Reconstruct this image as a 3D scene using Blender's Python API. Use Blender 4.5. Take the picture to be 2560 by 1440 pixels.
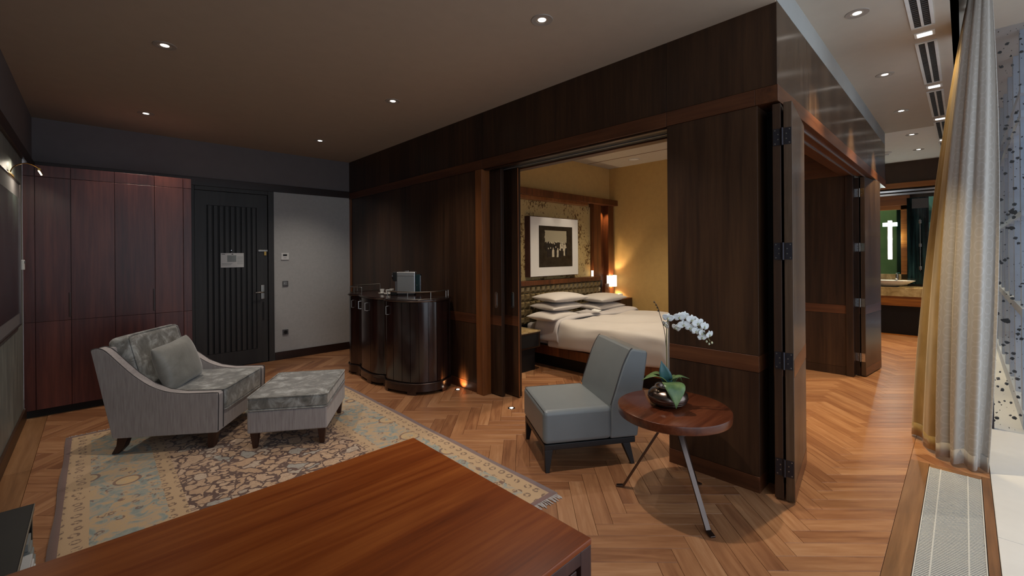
import bpy, bmesh, math, random
from mathutils import Vector, Matrix
random.seed(7)
for o in list(bpy.data.objects): bpy.data.objects.remove(o)
S = bpy.context.scene
C = S.collection
PI = math.pi
R = math.radians
# ------------------------------------------------------------------ camera
cd = bpy.data.cameras.new('camera'); cam = bpy.data.objects.new('camera', cd); C.objects.link(cam)
cd.sensor_width = 36.0; cd.lens = 1085.0/2560*36.0; cd.shift_y = -0.03227; cd.clip_start = 0.02; cd.clip_end = 200
cam.matrix_world = Matrix.Translation((0, 0, 1.5)) @ Matrix.Rotation(R(46.2-90), 4, 'Z') @ Matrix.Rotation(R(90), 4, 'X') @ Matrix.Rotation(R(-0.45), 4, 'Z')
S.camera = cam
# ------------------------------------------------------------------ world, exposure
w = bpy.data.worlds.new('world'); S.world = w; w.use_nodes = True
w.node_tree.nodes['Background'].inputs[0].default_value = (0.86, 0.92, 1.0, 1)
w.node_tree.nodes['Background'].inputs[1].default_value = 1.5
S.view_settings.view_transform = 'Standard'; S.view_settings.look = 'None'
S.view_settings.exposure = 0.0; S.view_settings.gamma = 1.0; S.view_settings.use_curve_mapping = False
# portal that guides the daylight through the window wall
pl = bpy.data.lights.new('window_portal', 'AREA'); pl.shape = 'RECTANGLE'; pl.size = 5.9; pl.size_y = 3.2
pl.cycles.is_portal = True
po = bpy.data.objects.new('window_portal', pl); C.objects.link(po)
po.location = (2.48, -0.93, 1.65); po.rotation_euler = (R(90), 0, 0)
SPOT_LIVING, SPOT_HALL, SPOT_BED = 66.0, 185.0, 118.0
WARM = (1.0, 0.76, 0.44); NEUT = (1.0, 0.88, 0.76)

# ------------------------------------------------------------------ helpers: materials
def L(c):
    if isinstance(c, str):
        c = tuple(int(c[i:i+2], 16)/255 for i in (1, 3, 5))
        c = tuple(v/12.92 if v <= .04045 else ((v+.055)/1.055)**2.4 for v in c)
    return (c[0], c[1], c[2], 1.0)

class G:
    """small node-graph helper"""
    def __init__(s, name):
        s.m = bpy.data.materials.new(name); s.m.use_nodes = True
        s.t = s.m.node_tree; s.b = s.t.nodes['Principled BSDF']
    def n(s, kind, **kw):
        nd = s.t.nodes.new(kind)
        for k, v in kw.items(): setattr(nd, k, v)
        return nd
    def put(s, sock, v):
        if v is None: return
        if hasattr(v, 'is_linked'): s.t.links.new(v, sock)
        elif isinstance(v, (tuple, list)) and len(v) == 3 and sock.type == 'RGBA': sock.default_value = (*v, 1)
        else: sock.default_value = v
    def coord(s, which='Object', scale=(1, 1, 1), rot=(0, 0, 0), loc=(0, 0, 0)):
        tc = s.n('ShaderNodeTexCoord'); mp = s.n('ShaderNodeMapping')
        mp.inputs['Scale'].default_value = scale; mp.inputs['Rotation'].default_value = rot; mp.inputs['Location'].default_value = loc
        s.t.links.new(tc.outputs[which], mp.inputs['Vector']); return mp.outputs[0]
    def noise(s, vec, scale=5, detail=3, rough=.55, dist=0):
        nd = s.n('ShaderNodeTexNoise'); s.put(nd.inputs['Vector'], vec); nd.inputs['Scale'].default_value = scale
        nd.inputs['Detail'].default_value = detail; nd.inputs['Roughness'].default_value = rough; nd.inputs['Distortion'].default_value = dist
        return nd.outputs['Fac']
    def vor(s, vec, scale=5, feature='F1', out='Distance', rnd=1.0):
        nd = s.n('ShaderNodeTexVoronoi', feature=feature); s.put(nd.inputs['Vector'], vec)
        nd.inputs['Scale'].default_value = scale; nd.inputs['Randomness'].default_value = rnd; return nd.outputs[out]
    def math(s, op, a, b=None, c=None, clamp=False):
        nd = s.n('ShaderNodeMath', operation=op, use_clamp=clamp)
        s.put(nd.inputs[0], a); s.put(nd.inputs[1], b); s.put(nd.inputs[2], c); return nd.outputs[0]
    def ramp(s, fac, stops, interp='LINEAR'):
        nd = s.n('ShaderNodeValToRGB'); s.put(nd.inputs[0], fac); e = nd.color_ramp; e.interpolation = interp
        while len(e.elements) > 1: e.elements.remove(e.elements[-1])
        e.elements[0].position = stops[0][0]; e.elements[0].color = L(stops[0][1])
        for p, c in stops[1:]:
            k = e.elements.new(p); k.color = L(c)
        return nd.outputs[0]
    def mix(s, fac, a, b, blend='MIX'):
        nd = s.n('ShaderNodeMix', data_type='RGBA', blend_type=blend)
        s.put(nd.inputs[0], fac); s.put(nd.inputs[6], L(a) if isinstance(a, str) else a); s.put(nd.inputs[7], L(b) if isinstance(b, str) else b)
        return nd.outputs[2]
    def sep(s, vec):
        nd = s.n('ShaderNodeSeparateXYZ'); s.put(nd.inputs[0], vec); return nd.outputs
    def bump(s, h, strength=.2, dist=.01):
        nd = s.n('ShaderNodeBump'); s.put(nd.inputs['Height'], h); nd.inputs['Strength'].default_value = strength
        nd.inputs['Distance'].default_value = dist; s.t.links.new(nd.outputs[0], s.b.inputs['Normal'])
    def done(s, color=None, rough=.5, metal=0.0, spec=None, coat=None, sheen=None, emis=None, estr=0):
        b = s.b
        if color is not None: s.put(b.inputs['Base Color'], L(color) if isinstance(color, str) else color)
        s.put(b.inputs['Roughness'], rough); s.put(b.inputs['Metallic'], metal)
        if spec is not None: b.inputs['Specular IOR Level'].default_value = spec
        if coat is not None: b.inputs['Coat Weight'].default_value = coat; b.inputs['Coat Roughness'].default_value = .15
        if sheen is not None: b.inputs['Sheen Weight'].default_value = sheen; b.inputs['Sheen Roughness'].default_value = .4
        if emis is not None: b.inputs['Emission Color'].default_value = L(emis); b.inputs['Emission Strength'].default_value = estr
        return s.m

def plain(name, color, rough=.5, metal=0., var=.06, scale=9, **kw):
    g = G(name); f = g.noise(g.coord('Object'), scale, 3)
    c = L(color)
    lo = tuple(v*(1-var) for v in c[:3]); hi = tuple(min(1, v*(1+var)) for v in c[:3])
    return g.done(g.ramp(f, [(.3, lo), (.7, hi)]), rough, metal, **kw)

def wood(name, dark, mid, light, axis='z', fine=26, rough=.35, coat=None, aniso=0, spec=None, band=3.0):
    g = G(name)
    st = {'x': (.06, 1, 1), 'y': (1, .06, 1), 'z': (1, 1, .06)}[axis]
    v = g.coord('Object', scale=st)
    a = g.noise(v, fine, 5, .6, .3); b = g.noise(v, band, 3, .5, .6)
    f = g.math('ADD', g.math('MULTIPLY', a, .5), g.math('MULTIPLY', b, .5))
    oi = g.n('ShaderNodeObjectInfo')
    f = g.math('ADD', f, g.math('MULTIPLY', g.math('SUBTRACT', oi.outputs['Random'], .5), .10))
    col = g.ramp(f, [(.34, dark), (.5, mid), (.68, light)])
    if aniso:
        tg = g.n('ShaderNodeTangent', direction_type='RADIAL', axis='Z'); g.t.links.new(tg.outputs[0], g.b.inputs['Tangent'])
        g.b.inputs['Anisotropic'].default_value = aniso
    else: g.bump(a, .025, .003)
    return g.done(col, rough, coat=coat, spec=spec)

def emit(name, color, strength):
    g = G(name); return g.done(color, .5, emis=color, estr=strength)

M = {}
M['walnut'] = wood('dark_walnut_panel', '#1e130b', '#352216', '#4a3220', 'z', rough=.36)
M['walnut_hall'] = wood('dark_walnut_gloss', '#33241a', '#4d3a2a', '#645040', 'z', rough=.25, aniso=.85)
M['walnut_h'] = wood('walnut_rail', '#3a2012', '#54301c', '#6c4228', 'y', rough=.36)
M['walnut_hx'] = wood('walnut_rail_hall', '#402415', '#5c3620', '#75492d', 'x', rough=.3)
M['walnut_post'] = wood('walnut_post', '#5c361c', '#7e4b25', '#97633c', 'z', rough=.38)
M['mahogany'] = wood('wardrobe_veneer', '#381a18', '#562a26', '#764034', 'z', rough=.36)
M['ebony'] = wood('ebonised_door', '#232222', '#2d2c2b', '#393735', 'z', rough=.5)
M['dark_trim'] = wood('dark_trim', '#1c0f0b', '#2a1711', '#3a2218', 'x', rough=.42)
M['dark_trim_y'] = wood('dark_trim_left', '#2c1a10', '#3f2716', '#553620', 'y', rough=.42)
M['desk'] = wood('mahogany_desktop', '#66290b', '#904417', '#b36229', 'x', fine=34, rough=.28, band=4)
M['desk_dark'] = wood('desk_body', '#2a1512', '#3d221d', '#54332a', 'z', rough=.34)
M['table'] = wood('round_tabletop', '#3c1b10', '#5e2f1b', '#784329', 'x', rough=.22)
M['bar'] = wood('bar_lacquer', '#1b1010', '#2a1a17', '#3a2622', 'z', rough=.2, coat=.5)
M['black_wood'] = plain('black_stained_leg', '#151619', .4)
M['leg_brown'] = wood('chair_leg_wood', '#24110c', '#3a1e14', '#4a2a1c', 'z', rough=.4)
M['headwood'] = wood('headboard_wood', '#3a1e0e', '#5a3017', '#7a4724', 'z', rough=.4)
M['vanity'] = wood('vanity_wood', '#6b3a14', '#96591f', '#b4752f', 'y', rough=.4)
M['ceiling'] = plain('taupe_ceiling_paint', '#ab9a88', .9, var=.02)
M['ceil_hall'] = plain('hall_ceiling_paint', '#b9b0a2', .85, var=.02)
M['ceil_hall_lit'] = plain('hall_ceiling_lit', '#e4e2dc', .8, var=.02)  # hall ceiling colour lightened to stand for strong lamp light at the far end
M['fascia'] = plain('fascia_paint', '#a8aaa8', .8, var=.02)
M['wall_grey'] = plain('grey_wallcovering', '#b2b3b2', .8, var=.04, scale=30)
M['wall_upper'] = plain('dark_grey_wall', '#706b6c', .85, var=.03)
M['wall_beige'] = plain('beige_wallpaper', '#c4a163', .8, var=.04, scale=14)
M['wall_bath'] = plain('brown_plaster', '#4d3c30', .7, var=.12, scale=3)
def plaster_left():
    g = G('left_plaster'); v = g.coord('Object', scale=(1, 3, .6))
    f = g.noise(v, 4, 5, .6, .4)
    return g.done(g.ramp(f, [(.3, '#6c716d'), (.5, '#7f857f'), (.7, '#989d95')]), .42)
M['wall_left'] = plaster_left()
M['white'] = plain('white_plastic', '#dcdcda', .4)
M['grey_plastic'] = plain('grey_plastic', '#5a5a5c', .4)
M['black'] = plain('black_matte', '#0a0a0b', .6)
M['chrome'] = plain('chrome', '#c9cacc', .16, 1.0, var=.02)
M['nickel'] = plain('brushed_nickel', '#9a968f', .35, 1.0, var=.03)
M['gunmetal'] = plain('gunmetal_hinge', '#3c3a40', .45, .8)
M['brass'] = plain('antique_brass', '#b08a4a', .3, 1.0)
M['bronze'] = plain('dark_bronze', '#6a5f5a', .32, 1.0)
M['alum'] = plain('aluminium', '#c6c8ca', .32, .85, var=.02)
M['lamp_disc'] = emit('downlight_lens', (1.0, .93, .84), 6.0)
M['lamp_sq'] = emit('square_light_lens', (1.0, .95, .88), 5.0)
M['ring_paint'] = plain('downlight_ring', '#9a9086', .5)
M['grille_white'] = plain('anodised_grille', '#cfcfca', .35, var=.02)
M['lamp_floor'] = emit('floor_light_lens', (1.0, .9, .75), 8.0)
M['lamp_tube'] = emit('mirror_light_tube', (.93, 1.0, .95), 7.0)
M['shade'] = emit('lit_lampshade', (1.0, .88, .72), 1.6)
M['lamp_small'] = emit('small_lit_lamp', (1.0, .8, .55), 3.0)
M['linen'] = plain('white_bed_linen', '#bdb7b3', .75, var=.03, scale=6, sheen=.2)
M['sheet'] = plain('bed_sheet', '#b6b1b1', .75, var=.03)
M['pot_metal'] = plain('hammered_pewter', '#8f8078', .26, 1.0, var=.15, scale=20)
M['leaf'] = (lambda g: g.done(g.ramp(g.noise(g.coord('Object'), 9, 3), [(.3, '#38583f'), (.55, '#6f8a55'), (.8, '#93a06a')]), .35))(G('orchid_leaf'))
M['leaf_blue'] = plain('orchid_leaf_blue_green', '#3b6367', .32, var=.2)
M['stem'] = plain('orchid_stem', '#6f6a3a', .45, var=.2)
M['stake'] = plain('clear_stake', '#a89c90', .25, .3)
M['petal'] = plain('orchid_petal', '#e6ebec', .5, var=.03, sheen=.2)
M['petal_core'] = plain('orchid_lip', '#c9cfae', .5)
M['twig'] = plain('dry_twig', '#4d4030', .7)
M['ceramic'] = plain('white_ceramic', '#e8e6e0', .18, var=.01)
M['marble'] = (lambda g: g.done(g.ramp(g.noise(g.coord('Object'), 5, 6, .65, 1.2), [(.3, '#8d7550'), (.5, '#b59c70'), (.7, '#d2bd94')]), .2))(G('beige_marble'))
M['tile_white'] = plain('white_stone_ledge', '#e3e4e4', .22, var=.02)
M['leather'] = plain('grey_leather', '#7c8284', .36, var=.04, scale=5)
M['paper'] = plain('white_paper', '#d6d8d8', .6, var=.02)
M['grey_paper'] = plain('grey_card', '#8d9494', .5)
M['mat_board'] = plain('picture_mat', '#dcdad6', .35, var=.01)
M['purple_frame'] = wood('picture_frame_wood', '#2a1218', '#3d1c22', '#4e282c', 'z', rough=.35)
def mirror():
    g = G('mirror_glass'); f = g.noise(g.coord('Object'), 3, 2)
    return g.done(g.ramp(f, [(.3, '#6fae9f'), (.7, '#86c2b4')]), .03, 1.0)
M['mirror'] = mirror()
def dark_glass():
    g = G('shower_glass'); f = g.noise(g.coord('Object', scale=(1, 6, .3)), 4, 3)
    return g.done(g.ramp(f, [(.35, '#0d1418'), (.6, '#20363a'), (.75, '#3a565a')]), .06, 0)
M['dark_glass'] = dark_glass()
def clear_glass(name, tint, alpha, spots=False):
    g = G(name)
    tr = g.n('ShaderNodeBsdfTransparent'); tr.inputs[0].default_value = (*tint, 1)
    gl = g.n('ShaderNodeBsdfGlossy'); gl.inputs['Roughness'].default_value = .02
    mx = g.n('ShaderNodeMixShader'); mx.inputs[0].default_value = alpha
    g.t.links.new(tr.outputs[0], mx.inputs[1]); g.t.links.new(gl.outputs[0], mx.inputs[2])
    out = g.t.nodes['Material Output']; top = mx
    if spots:
        g.done('#15171a', .5)
        v = g.coord('Object')
        def blot(scale, thr, rnd):
            wv = g.n('ShaderNodeVectorMath', operation='ADD'); nz = g.n('ShaderNodeTexNoise'); nz.inputs['Scale'].default_value = scale*3.1
            g.t.links.new(v, nz.inputs['Vector']); sc = g.n('ShaderNodeVectorMath', operation='SCALE'); sc.inputs['Scale'].default_value = .5/scale
            g.t.links.new(nz.outputs['Color'], sc.inputs[0]); g.t.links.new(v, wv.inputs[0]); g.t.links.new(sc.outputs[0], wv.inputs[1])
            d = g.vor(wv.outputs[0], scale, rnd=rnd)
            r = g.vor(wv.outputs[0], scale, out='Color', rnd=rnd)
            rr = g.math('MULTIPLY', g.math('POWER', g.sep(r)[0], 4.0), thr)
            return g.math('LESS_THAN', d, rr)
        a = blot(11, .36, 1); b = blot(34, .5, 1)
        fac = g.math('MAXIMUM', a, b)
        fog = g.n('ShaderNodeBsdfDiffuse'); fog.inputs[0].default_value = (.5, .56, .64, 1)
        m0 = g.n('ShaderNodeMixShader'); m0.inputs[0].default_value = .05
        g.t.links.new(mx.outputs[0], m0.inputs[1]); g.t.links.new(fog.outputs[0], m0.inputs[2])
        m2 = g.n('ShaderNodeMixShader'); g.t.links.new(fac, m2.inputs[0])
        g.t.links.new(m0.outputs[0], m2.inputs[1]); g.t.links.new(g.b.outputs[0], m2.inputs[2]); top = m2
    g.t.links.new(top.outputs[0], out.inputs[0]); return g.m
M['screen'] = plain('screen_panel', '#5f6d85', .6, var=.12, scale=2)
M['screen_slat'] = plain('screen_slat', '#8796ac', .5, var=.08)
M['mullion'] = plain('window_frame_paint', '#b4bdc8', .45, var=.04)
M['glass'] = clear_glass('window_glass', (.96, .98, 1), .05)
M['frit_glass'] = clear_glass('splattered_glass', (.93, .96, 1), .08, True)
def plank_mat(name, ang):
    g = G(name)
    v = g.coord('Object', rot=(0, 0, R(ang)), scale=(1, 1, 1))
    at = g.n('ShaderNodeAttribute'); at.attribute_name = 'tint'
    tr, tg, tb = g.sep(at.outputs['Color'])[:3]
    cmb = g.n('ShaderNodeCombineXYZ'); x, y, z = g.sep(v)[:3]
    g.put(cmb.inputs[0], g.math('MULTIPLY', x, .10)); g.put(cmb.inputs[1], y); g.put(cmb.inputs[2], g.math('MULTIPLY', tg, 40.0))
    a = g.noise(cmb.outputs[0], 42, 4, .6, .4); b = g.noise(cmb.outputs[0], 9, 3, .55, 1.2)
    f = g.math('ADD', g.math('MULTIPLY', a, .36), g.math('MULTIPLY', b, .35))
    f = g.math('ADD', f, g.math('ADD', .03, g.math('MULTIPLY', tr, .16)))
    col = g.ramp(f, [(.22, '#613c26'), (.37, '#885a3c'), (.49, '#a0704c'), (.64, '#b78963')])
    g.bump(a, .05, .002)
    return g.done(col, g.math('ADD', .3, g.math('MULTIPLY', b, .12)))
M['plank_h'] = plank_mat('oak_plank_across', 45); M['plank_v'] = plank_mat('oak_plank_along', -45)
M['border_x'] = wood('oak_border', '#63442a', '#88603e', '#a47a54', 'x', rough=.36)
M['border_y'] = wood('oak_border_left', '#63442a', '#88603e', '#a47a54', 'y', rough=.36)
M['subfloor'] = plain('subfloor', '#2a1a10', .8)
def velvet(name, lo, mid, hi, scale=5):
    g = G(name); v = g.coord('Object')
    f = g.noise(v, scale, 6, .7, .5)
    c = g.ramp(f, [(.34, lo), (.5, mid), (.68, hi)]); g.bump(f, .12, .01)
    return g.done(c, .48, sheen=.55)
M['velvet'] = velvet('crushed_velvet', '#62625e', '#807f7a', '#bcbfbd', 10)
M['velvet_pillow'] = velvet('silk_cushion', '#75756f', '#858580', '#96968f', 3)
def strie():
    g = G('strie_fabric'); v = g.coord('Object', scale=(1, 1, .05))
    f = g.noise(v, 130, 3, .6)
    return g.done(g.ramp(f, [(.32, '#948c8b'), (.5, '#a29b9a'), (.7, '#aea8a7')]), .8, sheen=.3)
M['strie'] = strie()
M['piping'] = plain('dark_piping', '#4a4646', .7)
def gold():
    g = G('gold_satin'); v = g.coord('Object', scale=(1, 1, .35)); f = g.noise(v, 6, 4)
    g.bump(f, .2, .02)
    return g.done(g.ramp(f, [(.3, '#8a7448'), (.5, '#a68c58'), (.7, '#bfa672')]), .34, sheen=.3)
M['gold'] = gold()
def silver():
    g = G('ring_patterned_curtain')
    uv = g.n('ShaderNodeUVMap'); uv.uv_map = 'UVMap'
    d = g.vor(uv.outputs[0], 1.0, rnd=0.0)
    ring = g.math('LESS_THAN', g.math('ABSOLUTE', g.math('SUBTRACT', d, .36)), .05)
    c = g.mix(g.math('MULTIPLY', ring, .3), '#b4aea6', '#cfccc8')
    return g.done(c, g.math('SUBTRACT', .6, g.math('MULTIPLY', ring, .2)), sheen=.3)
M['silver'] = silver()
def rug_mat(hx, hy):
    g = G('persian_rug'); v = g.coord('Object'); x, y, z = g.sep(v)[:3]
    dx = g.math('SUBTRACT', hx, g.math('ABSOLUTE', x)); dy = g.math('SUBTRACT', hy, g.math('ABSOLUTE', y))
    d = g.math('MINIMUM', dx, dy)
    # field: beige leaf islands on brown
    wv = g.n('ShaderNodeVectorMath', operation='ADD'); nz = g.n('ShaderNodeTexNoise'); nz.inputs['Scale'].default_value = 9
    g.t.links.new(v, nz.inputs['Vector']); sc = g.n('ShaderNodeVectorMath', operation='SCALE'); sc.inputs['Scale'].default_value = .22
    g.t.links.new(nz.outputs['Color'], sc.inputs[0]); g.t.links.new(v, wv.inputs[0]); g.t.links.new(sc.outputs[0], wv.inputs[1])
    e = g.vor(wv.outputs[0], 10, 'DISTANCE_TO_EDGE'); e2 = g.vor(wv.outputs[0], 34, 'DISTANCE_TO_EDGE')
    cellc = g.sep(g.vor(wv.outputs[0], 10, out='Color'))[0]
    isl = g.math('GREATER_THAN', e, .078); inner = g.math('LESS_THAN', e2, .035)
    beige = g.ramp(cellc, [(0, '#b0977a'), (.5, '#a2876a'), (.8, '#b39e86'), (1, '#8a8f8a')])
    fieldc = g.mix(isl, '#432a23', beige)
    fieldc = g.mix(g.math('MULTIPLY', g.math('MULTIPLY', isl, inner), .55), fieldc, '#6d4a3a')
    # main border: blue-green with sandy blossoms
    n1 = g.noise(v, 11, 4, .6, 1.4)
    bl = g.ramp(n1, [(.36, '#71827f'), (.46, '#878f87'), (.52, '#a29178'), (.62, '#ac946f')])
    dm = g.vor(v, 11); mot = g.math('LESS_THAN', g.math('ABSOLUTE', g.math('SUBTRACT', dm, .20)), .055)
    mot = g.math('MULTIPLY', mot, g.math('GREATER_THAN', g.noise(v, 50, 2), .47))
    mot = g.math('MAXIMUM', mot, g.math('LESS_THAN', g.vor(v, 19), .11))
    blc = g.mix(g.math('MULTIPLY', mot, .8), bl, '#5a3f36')
    dl = g.vor(v, 3.4, rnd=.7); lil = g.math('LESS_THAN', dl, .26); lilr = g.math('LESS_THAN', g.math('ABSOLUTE', g.math('SUBTRACT', dl, .27)), .022)
    blc = g.mix(g.math('MULTIPLY', g.math('MULTIPLY', lil, g.math('GREATER_THAN', dl, .09)), .7), blc, '#b59a6c'); blc = g.mix(g.math('MULTIPLY', lilr, .8), blc, '#5d3d31')
    # guards: sand with small dark medallions
    dg = g.vor(v, 12.5, rnd=.25); mg = g.math('LESS_THAN', g.math('ABSOLUTE', g.math('SUBTRACT', dg, .24)), .075)
    mg = g.math('MULTIPLY', mg, g.math('GREATER_THAN', g.noise(v, 60, 2), .46))
    gc = g.mix(g.math('MULTIPLY', mg, .8), '#ab9270', '#4e382f')
    c = g.mix(g.math('GREATER_THAN', d, .58), gc, fieldc)
    c = g.mix(g.math('MULTIPLY', g.math('GREATER_THAN', d, .15), g.math('LESS_THAN', d, .49)), c, blc)
    c = g.mix(g.math('LESS_THAN', d, .035), c, '#6d5450')
    wear = g.noise(v, 2.2, 4); c = g.mix(g.math('MULTIPLY', wear, .22), c, '#9f9082')
    c = g.mix(1.0, c, (1.28, 1.22, 1.2, 1), 'MULTIPLY')
    pile = g.noise(v, 220, 2); g.bump(pile, .25, .004)
    return g.done(c, .95, sheen=.25)
def flecked():
    g = G('flecked_parchment'); v = g.coord('Object', scale=(1, 1, .8))
    big = g.noise(v, 2.6, 4, .6); sm = g.noise(v, 30, 4, .65, .8)
    f = g.math('ADD', g.math('MULTIPLY', big, .55), g.math('MULTIPLY', sm, .6))
    return g.done(g.ramp(f, [(.40, '#b59c66'), (.61, '#bda672'), (.64, '#6b4d22'), (.8, '#4a3316')]), .55)
M['flecked'] = flecked()
def leather_tuft():
    g = G('tufted_leather'); f = g.noise(g.coord('Object'), 14, 3)
    return g.done(g.ramp(f, [(.3, '#5a4a33'), (.7, '#80704f')]), .22)
M['tuft'] = leather_tuft()
def group_photo():
    g = G('sepia_photograph'); v = g.coord('Object'); x, y, z = g.sep(v)[:3]
    n = g.noise(v, 16, 4, .6); 
    up = g.math('MULTIPLY', g.math('GREATER_THAN', g.math('ADD', z, g.math('MULTIPLY', g.math('SUBTRACT', n, .5), .12)), .06), g.math('LESS_THAN', z, .24))
    mid = g.math('LESS_THAN', g.math('ABSOLUTE', x), g.math('ADD', .22, g.math('MULTIPLY', n, .06)))
    lit = g.math('MULTIPLY', up, mid)
    base = g.ramp(n, [(.3, '#14110d'), (.6, '#2c2720'), (.8, '#4c463a')])
    return g.done(g.mix(lit, base, '#9a927c'), .3)
M['photo'] = group_photo()
M['figure_light'] = plain('sepia_light', '#b5ab95', .5, var=.2, scale=30)
M['figure_dark'] = plain('sepia_dark', '#1b1713', .5, var=.3, scale=30)
def left_art():
    g = G('misty_photograph'); v = g.coord('Object', scale=(1, 1.6, .7)); f = g.noise(v, 2.2, 5, .6, 1.0)
    z = g.sep(g.coord('Object'))[2]
    c = g.ramp(g.math('ADD', g.math('MULTIPLY', f, .6), g.math('MULTIPLY', z, .35)), [(.15, '#221f22'), (.35, '#3c3c3e'), (.5, '#5e6b66'), (.75, '#8f9f95')])
    return g.done(c, .12)
M['left_art'] = left_art()

# ------------------------------------------------------------------ helpers: geometry
class MB:
    def __init__(s): s.v = []; s.f = []
    def add(s, vs, fs):
        o = len(s.v); s.v += [tuple(v) for v in vs]; s.f += [tuple(i+o for i in f) for f in fs]; return s
    def box(s, x0, x1, y0, y1, z0, z1, mat=None):
        vs = [(x, y, z) for z in (z0, z1) for y in (y0, y1) for x in (x0, x1)]
        if mat: vs = [mat @ Vector(v) for v in vs]
        return s.add(vs, [(0, 2, 3, 1), (4, 5, 7, 6), (0, 1, 5, 4), (2, 6, 7, 3), (0, 4, 6, 2), (1, 3, 7, 5)])
    def prism(s, poly, h0, h1, plane='xy'):
        """extrude a CCW polygon; plane says which two coordinates it lies in"""
        n = len(poly)
        P = {'xy': lambda a, b, h: (a, b, h), 'xz': lambda a, b, h: (a, h, b), 'yz': lambda a, b, h: (h, a, b)}[plane]
        vs = [P(a, b, h0) for a, b in poly]+[P(a, b, h1) for a, b in poly]
        fs = [tuple(range(n))[::-1], tuple(range(n, 2*n))]+[(i, (i+1) % n, n+(i+1) % n, n+i) for i in range(n)]
        return s.add(vs, fs)
    def lathe(s, prof, n=32, c=(0, 0, 0), cap=True, mat=None):
        vs = []; m = len(prof)
        for i in range(n):
            a = 2*PI*i/n
            for r, z in prof: vs.append((c[0]+r*math.cos(a), c[1]+r*math.sin(a), c[2]+z))
        fs = [(i*m+j, ((i+1) % n)*m+j, ((i+1) % n)*m+j+1, i*m+j+1) for i in range(n) for j in range(m-1)]
        if cap:
            fs.append(tuple(i*m for i in range(n))[::-1]); fs.append(tuple(i*m+m-1 for i in range(n)))
        if mat: vs = [mat @ Vector(v) for v in vs]
        return s.add(vs, fs)
    def tube(s, pts, r, n=8, cap=True):
        pts = [Vector(p) for p in pts]; rs = r if isinstance(r, (list, tuple)) else [r]*len(pts); vs = []; k = len(pts)
        up = None
        for i, p in enumerate(pts):
            t = (pts[min(i+1, k-1)]-pts[max(i-1, 0)]).normalized()
            if up is None: up = Vector((0, 0, 1)) if abs(t.z) < .9 else Vector((1, 0, 0))
            a = t.cross(up).normalized(); b = a.cross(t).normalized(); up = b
            for j in range(n):
                q = 2*PI*j/n; vs.append(p+a*(rs[i]*math.cos(q))+b*(rs[i]*math.sin(q)))
        fs = [(i*n+j, i*n+(j+1) % n, (i+1)*n+(j+1) % n, (i+1)*n+j) for i in range(k-1) for j in range(n)]
        if cap: fs += [tuple(range(n))[::-1], tuple(range((k-1)*n, k*n))]
        return s.add(vs, fs)
    def grid(s, fn, nu, nv):
        vs = [fn(i/nu, j/nv) for j in range(nv+1) for i in range(nu+1)]
        return s.add(vs, [(j*(nu+1)+i, j*(nu+1)+i+1, (j+1)*(nu+1)+i+1, (j+1)*(nu+1)+i) for j in range(nv) for i in range(nu)])
    def bar(s, p, q, w, h):
        """rectangular bar from p to q"""
        p, q = Vector(p), Vector(q); t = (q-p).normalized(); up = Vector((0, 0, 1)) if abs(t.z) < .95 else Vector((1, 0, 0))
        a = t.cross(up).normalized()*w/2; b = a.cross(t).normalized()*h/2
        vs = [p-a-b, p+a-b, p+a+b, p-a+b, q-a-b, q+a-b, q+a+b, q-a+b]
        return s.add(vs, [(3, 2, 1, 0), (4, 5, 6, 7), (0, 1, 5, 4), (1, 2, 6, 5), (2, 3, 7, 6), (3, 0, 4, 7)])
    def build(s, name, mat, parent=None, bevel=0, seg=2, smooth=False, sub=0, solid=0, fixn=True):
        me = bpy.data.meshes.new(name); me.from_pydata(s.v, [], s.f); me.update()
        if fixn:
            b = bmesh.new(); b.from_mesh(me); bmesh.ops.remove_doubles(b, verts=b.verts, dist=1e-6); bmesh.ops.recalc_face_normals(b, faces=b.faces); b.to_mesh(me); b.free()
        if isinstance(mat, str): mat = M[mat]
        me.materials.append(mat)
        o = bpy.data.objects.new(name, me); C.objects.link(o)
        if parent: o.parent = parent
        if solid:
            k = o.modifiers.new('solid', 'SOLIDIFY'); k.thickness = solid
        if bevel:
            k = o.modifiers.new('bevel', 'BEVEL'); k.width = bevel; k.segments = seg; k.limit_method = 'ANGLE'; k.angle_limit = R(40); k.use_clamp_overlap = True
            smooth = True
        if sub:
            k = o.modifiers.new('sub', 'SUBSURF'); k.levels = sub; k.render_levels = sub; smooth = True
        if smooth:
            for p in me.polygons: p.use_smooth = True
            if bevel and not sub:
                k = o.modifiers.new('wn', 'WEIGHTED_NORMAL'); k.keep_sharp = True
            elif not sub:
                try: me.set_sharp_from_angle(angle=R(45))
                except Exception: pass
        return o

def tag(o, label=None, cat=None, group=None, kind=None):
    if label: o['label'] = label
    if cat: o['category'] = cat
    if group: o['group'] = group
    if kind: o['kind'] = kind
    return o
def thing(name, label, cat, loc=(0, 0, 0), rz=0, group=None, kind=None):
    o = bpy.data.objects.new(name, None); C.objects.link(o); o.empty_display_size = .1
    o.location = loc; o.rotation_euler = (0, 0, rz); return tag(o, label, cat, group, kind)
def bx(name, mat, parent, x0, x1, y0, y1, z0, z1, bevel=0, seg=2):
    return MB().box(min(x0, x1), max(x0, x1), min(y0, y1), max(y0, y1), min(z0, z1), max(z0, z1)).build(name, mat, parent, bevel, seg)
def struct(name, label, cat, mat, *dims, bevel=0):
    return tag(bx(name, mat, None, *dims, bevel=bevel), label, cat, kind='structure')
def copy_tree(o, parent=None):
    c = o.copy(); C.objects.link(c); c.parent = parent
    for ch in o.children: copy_tree(ch, c)
    return c
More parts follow.
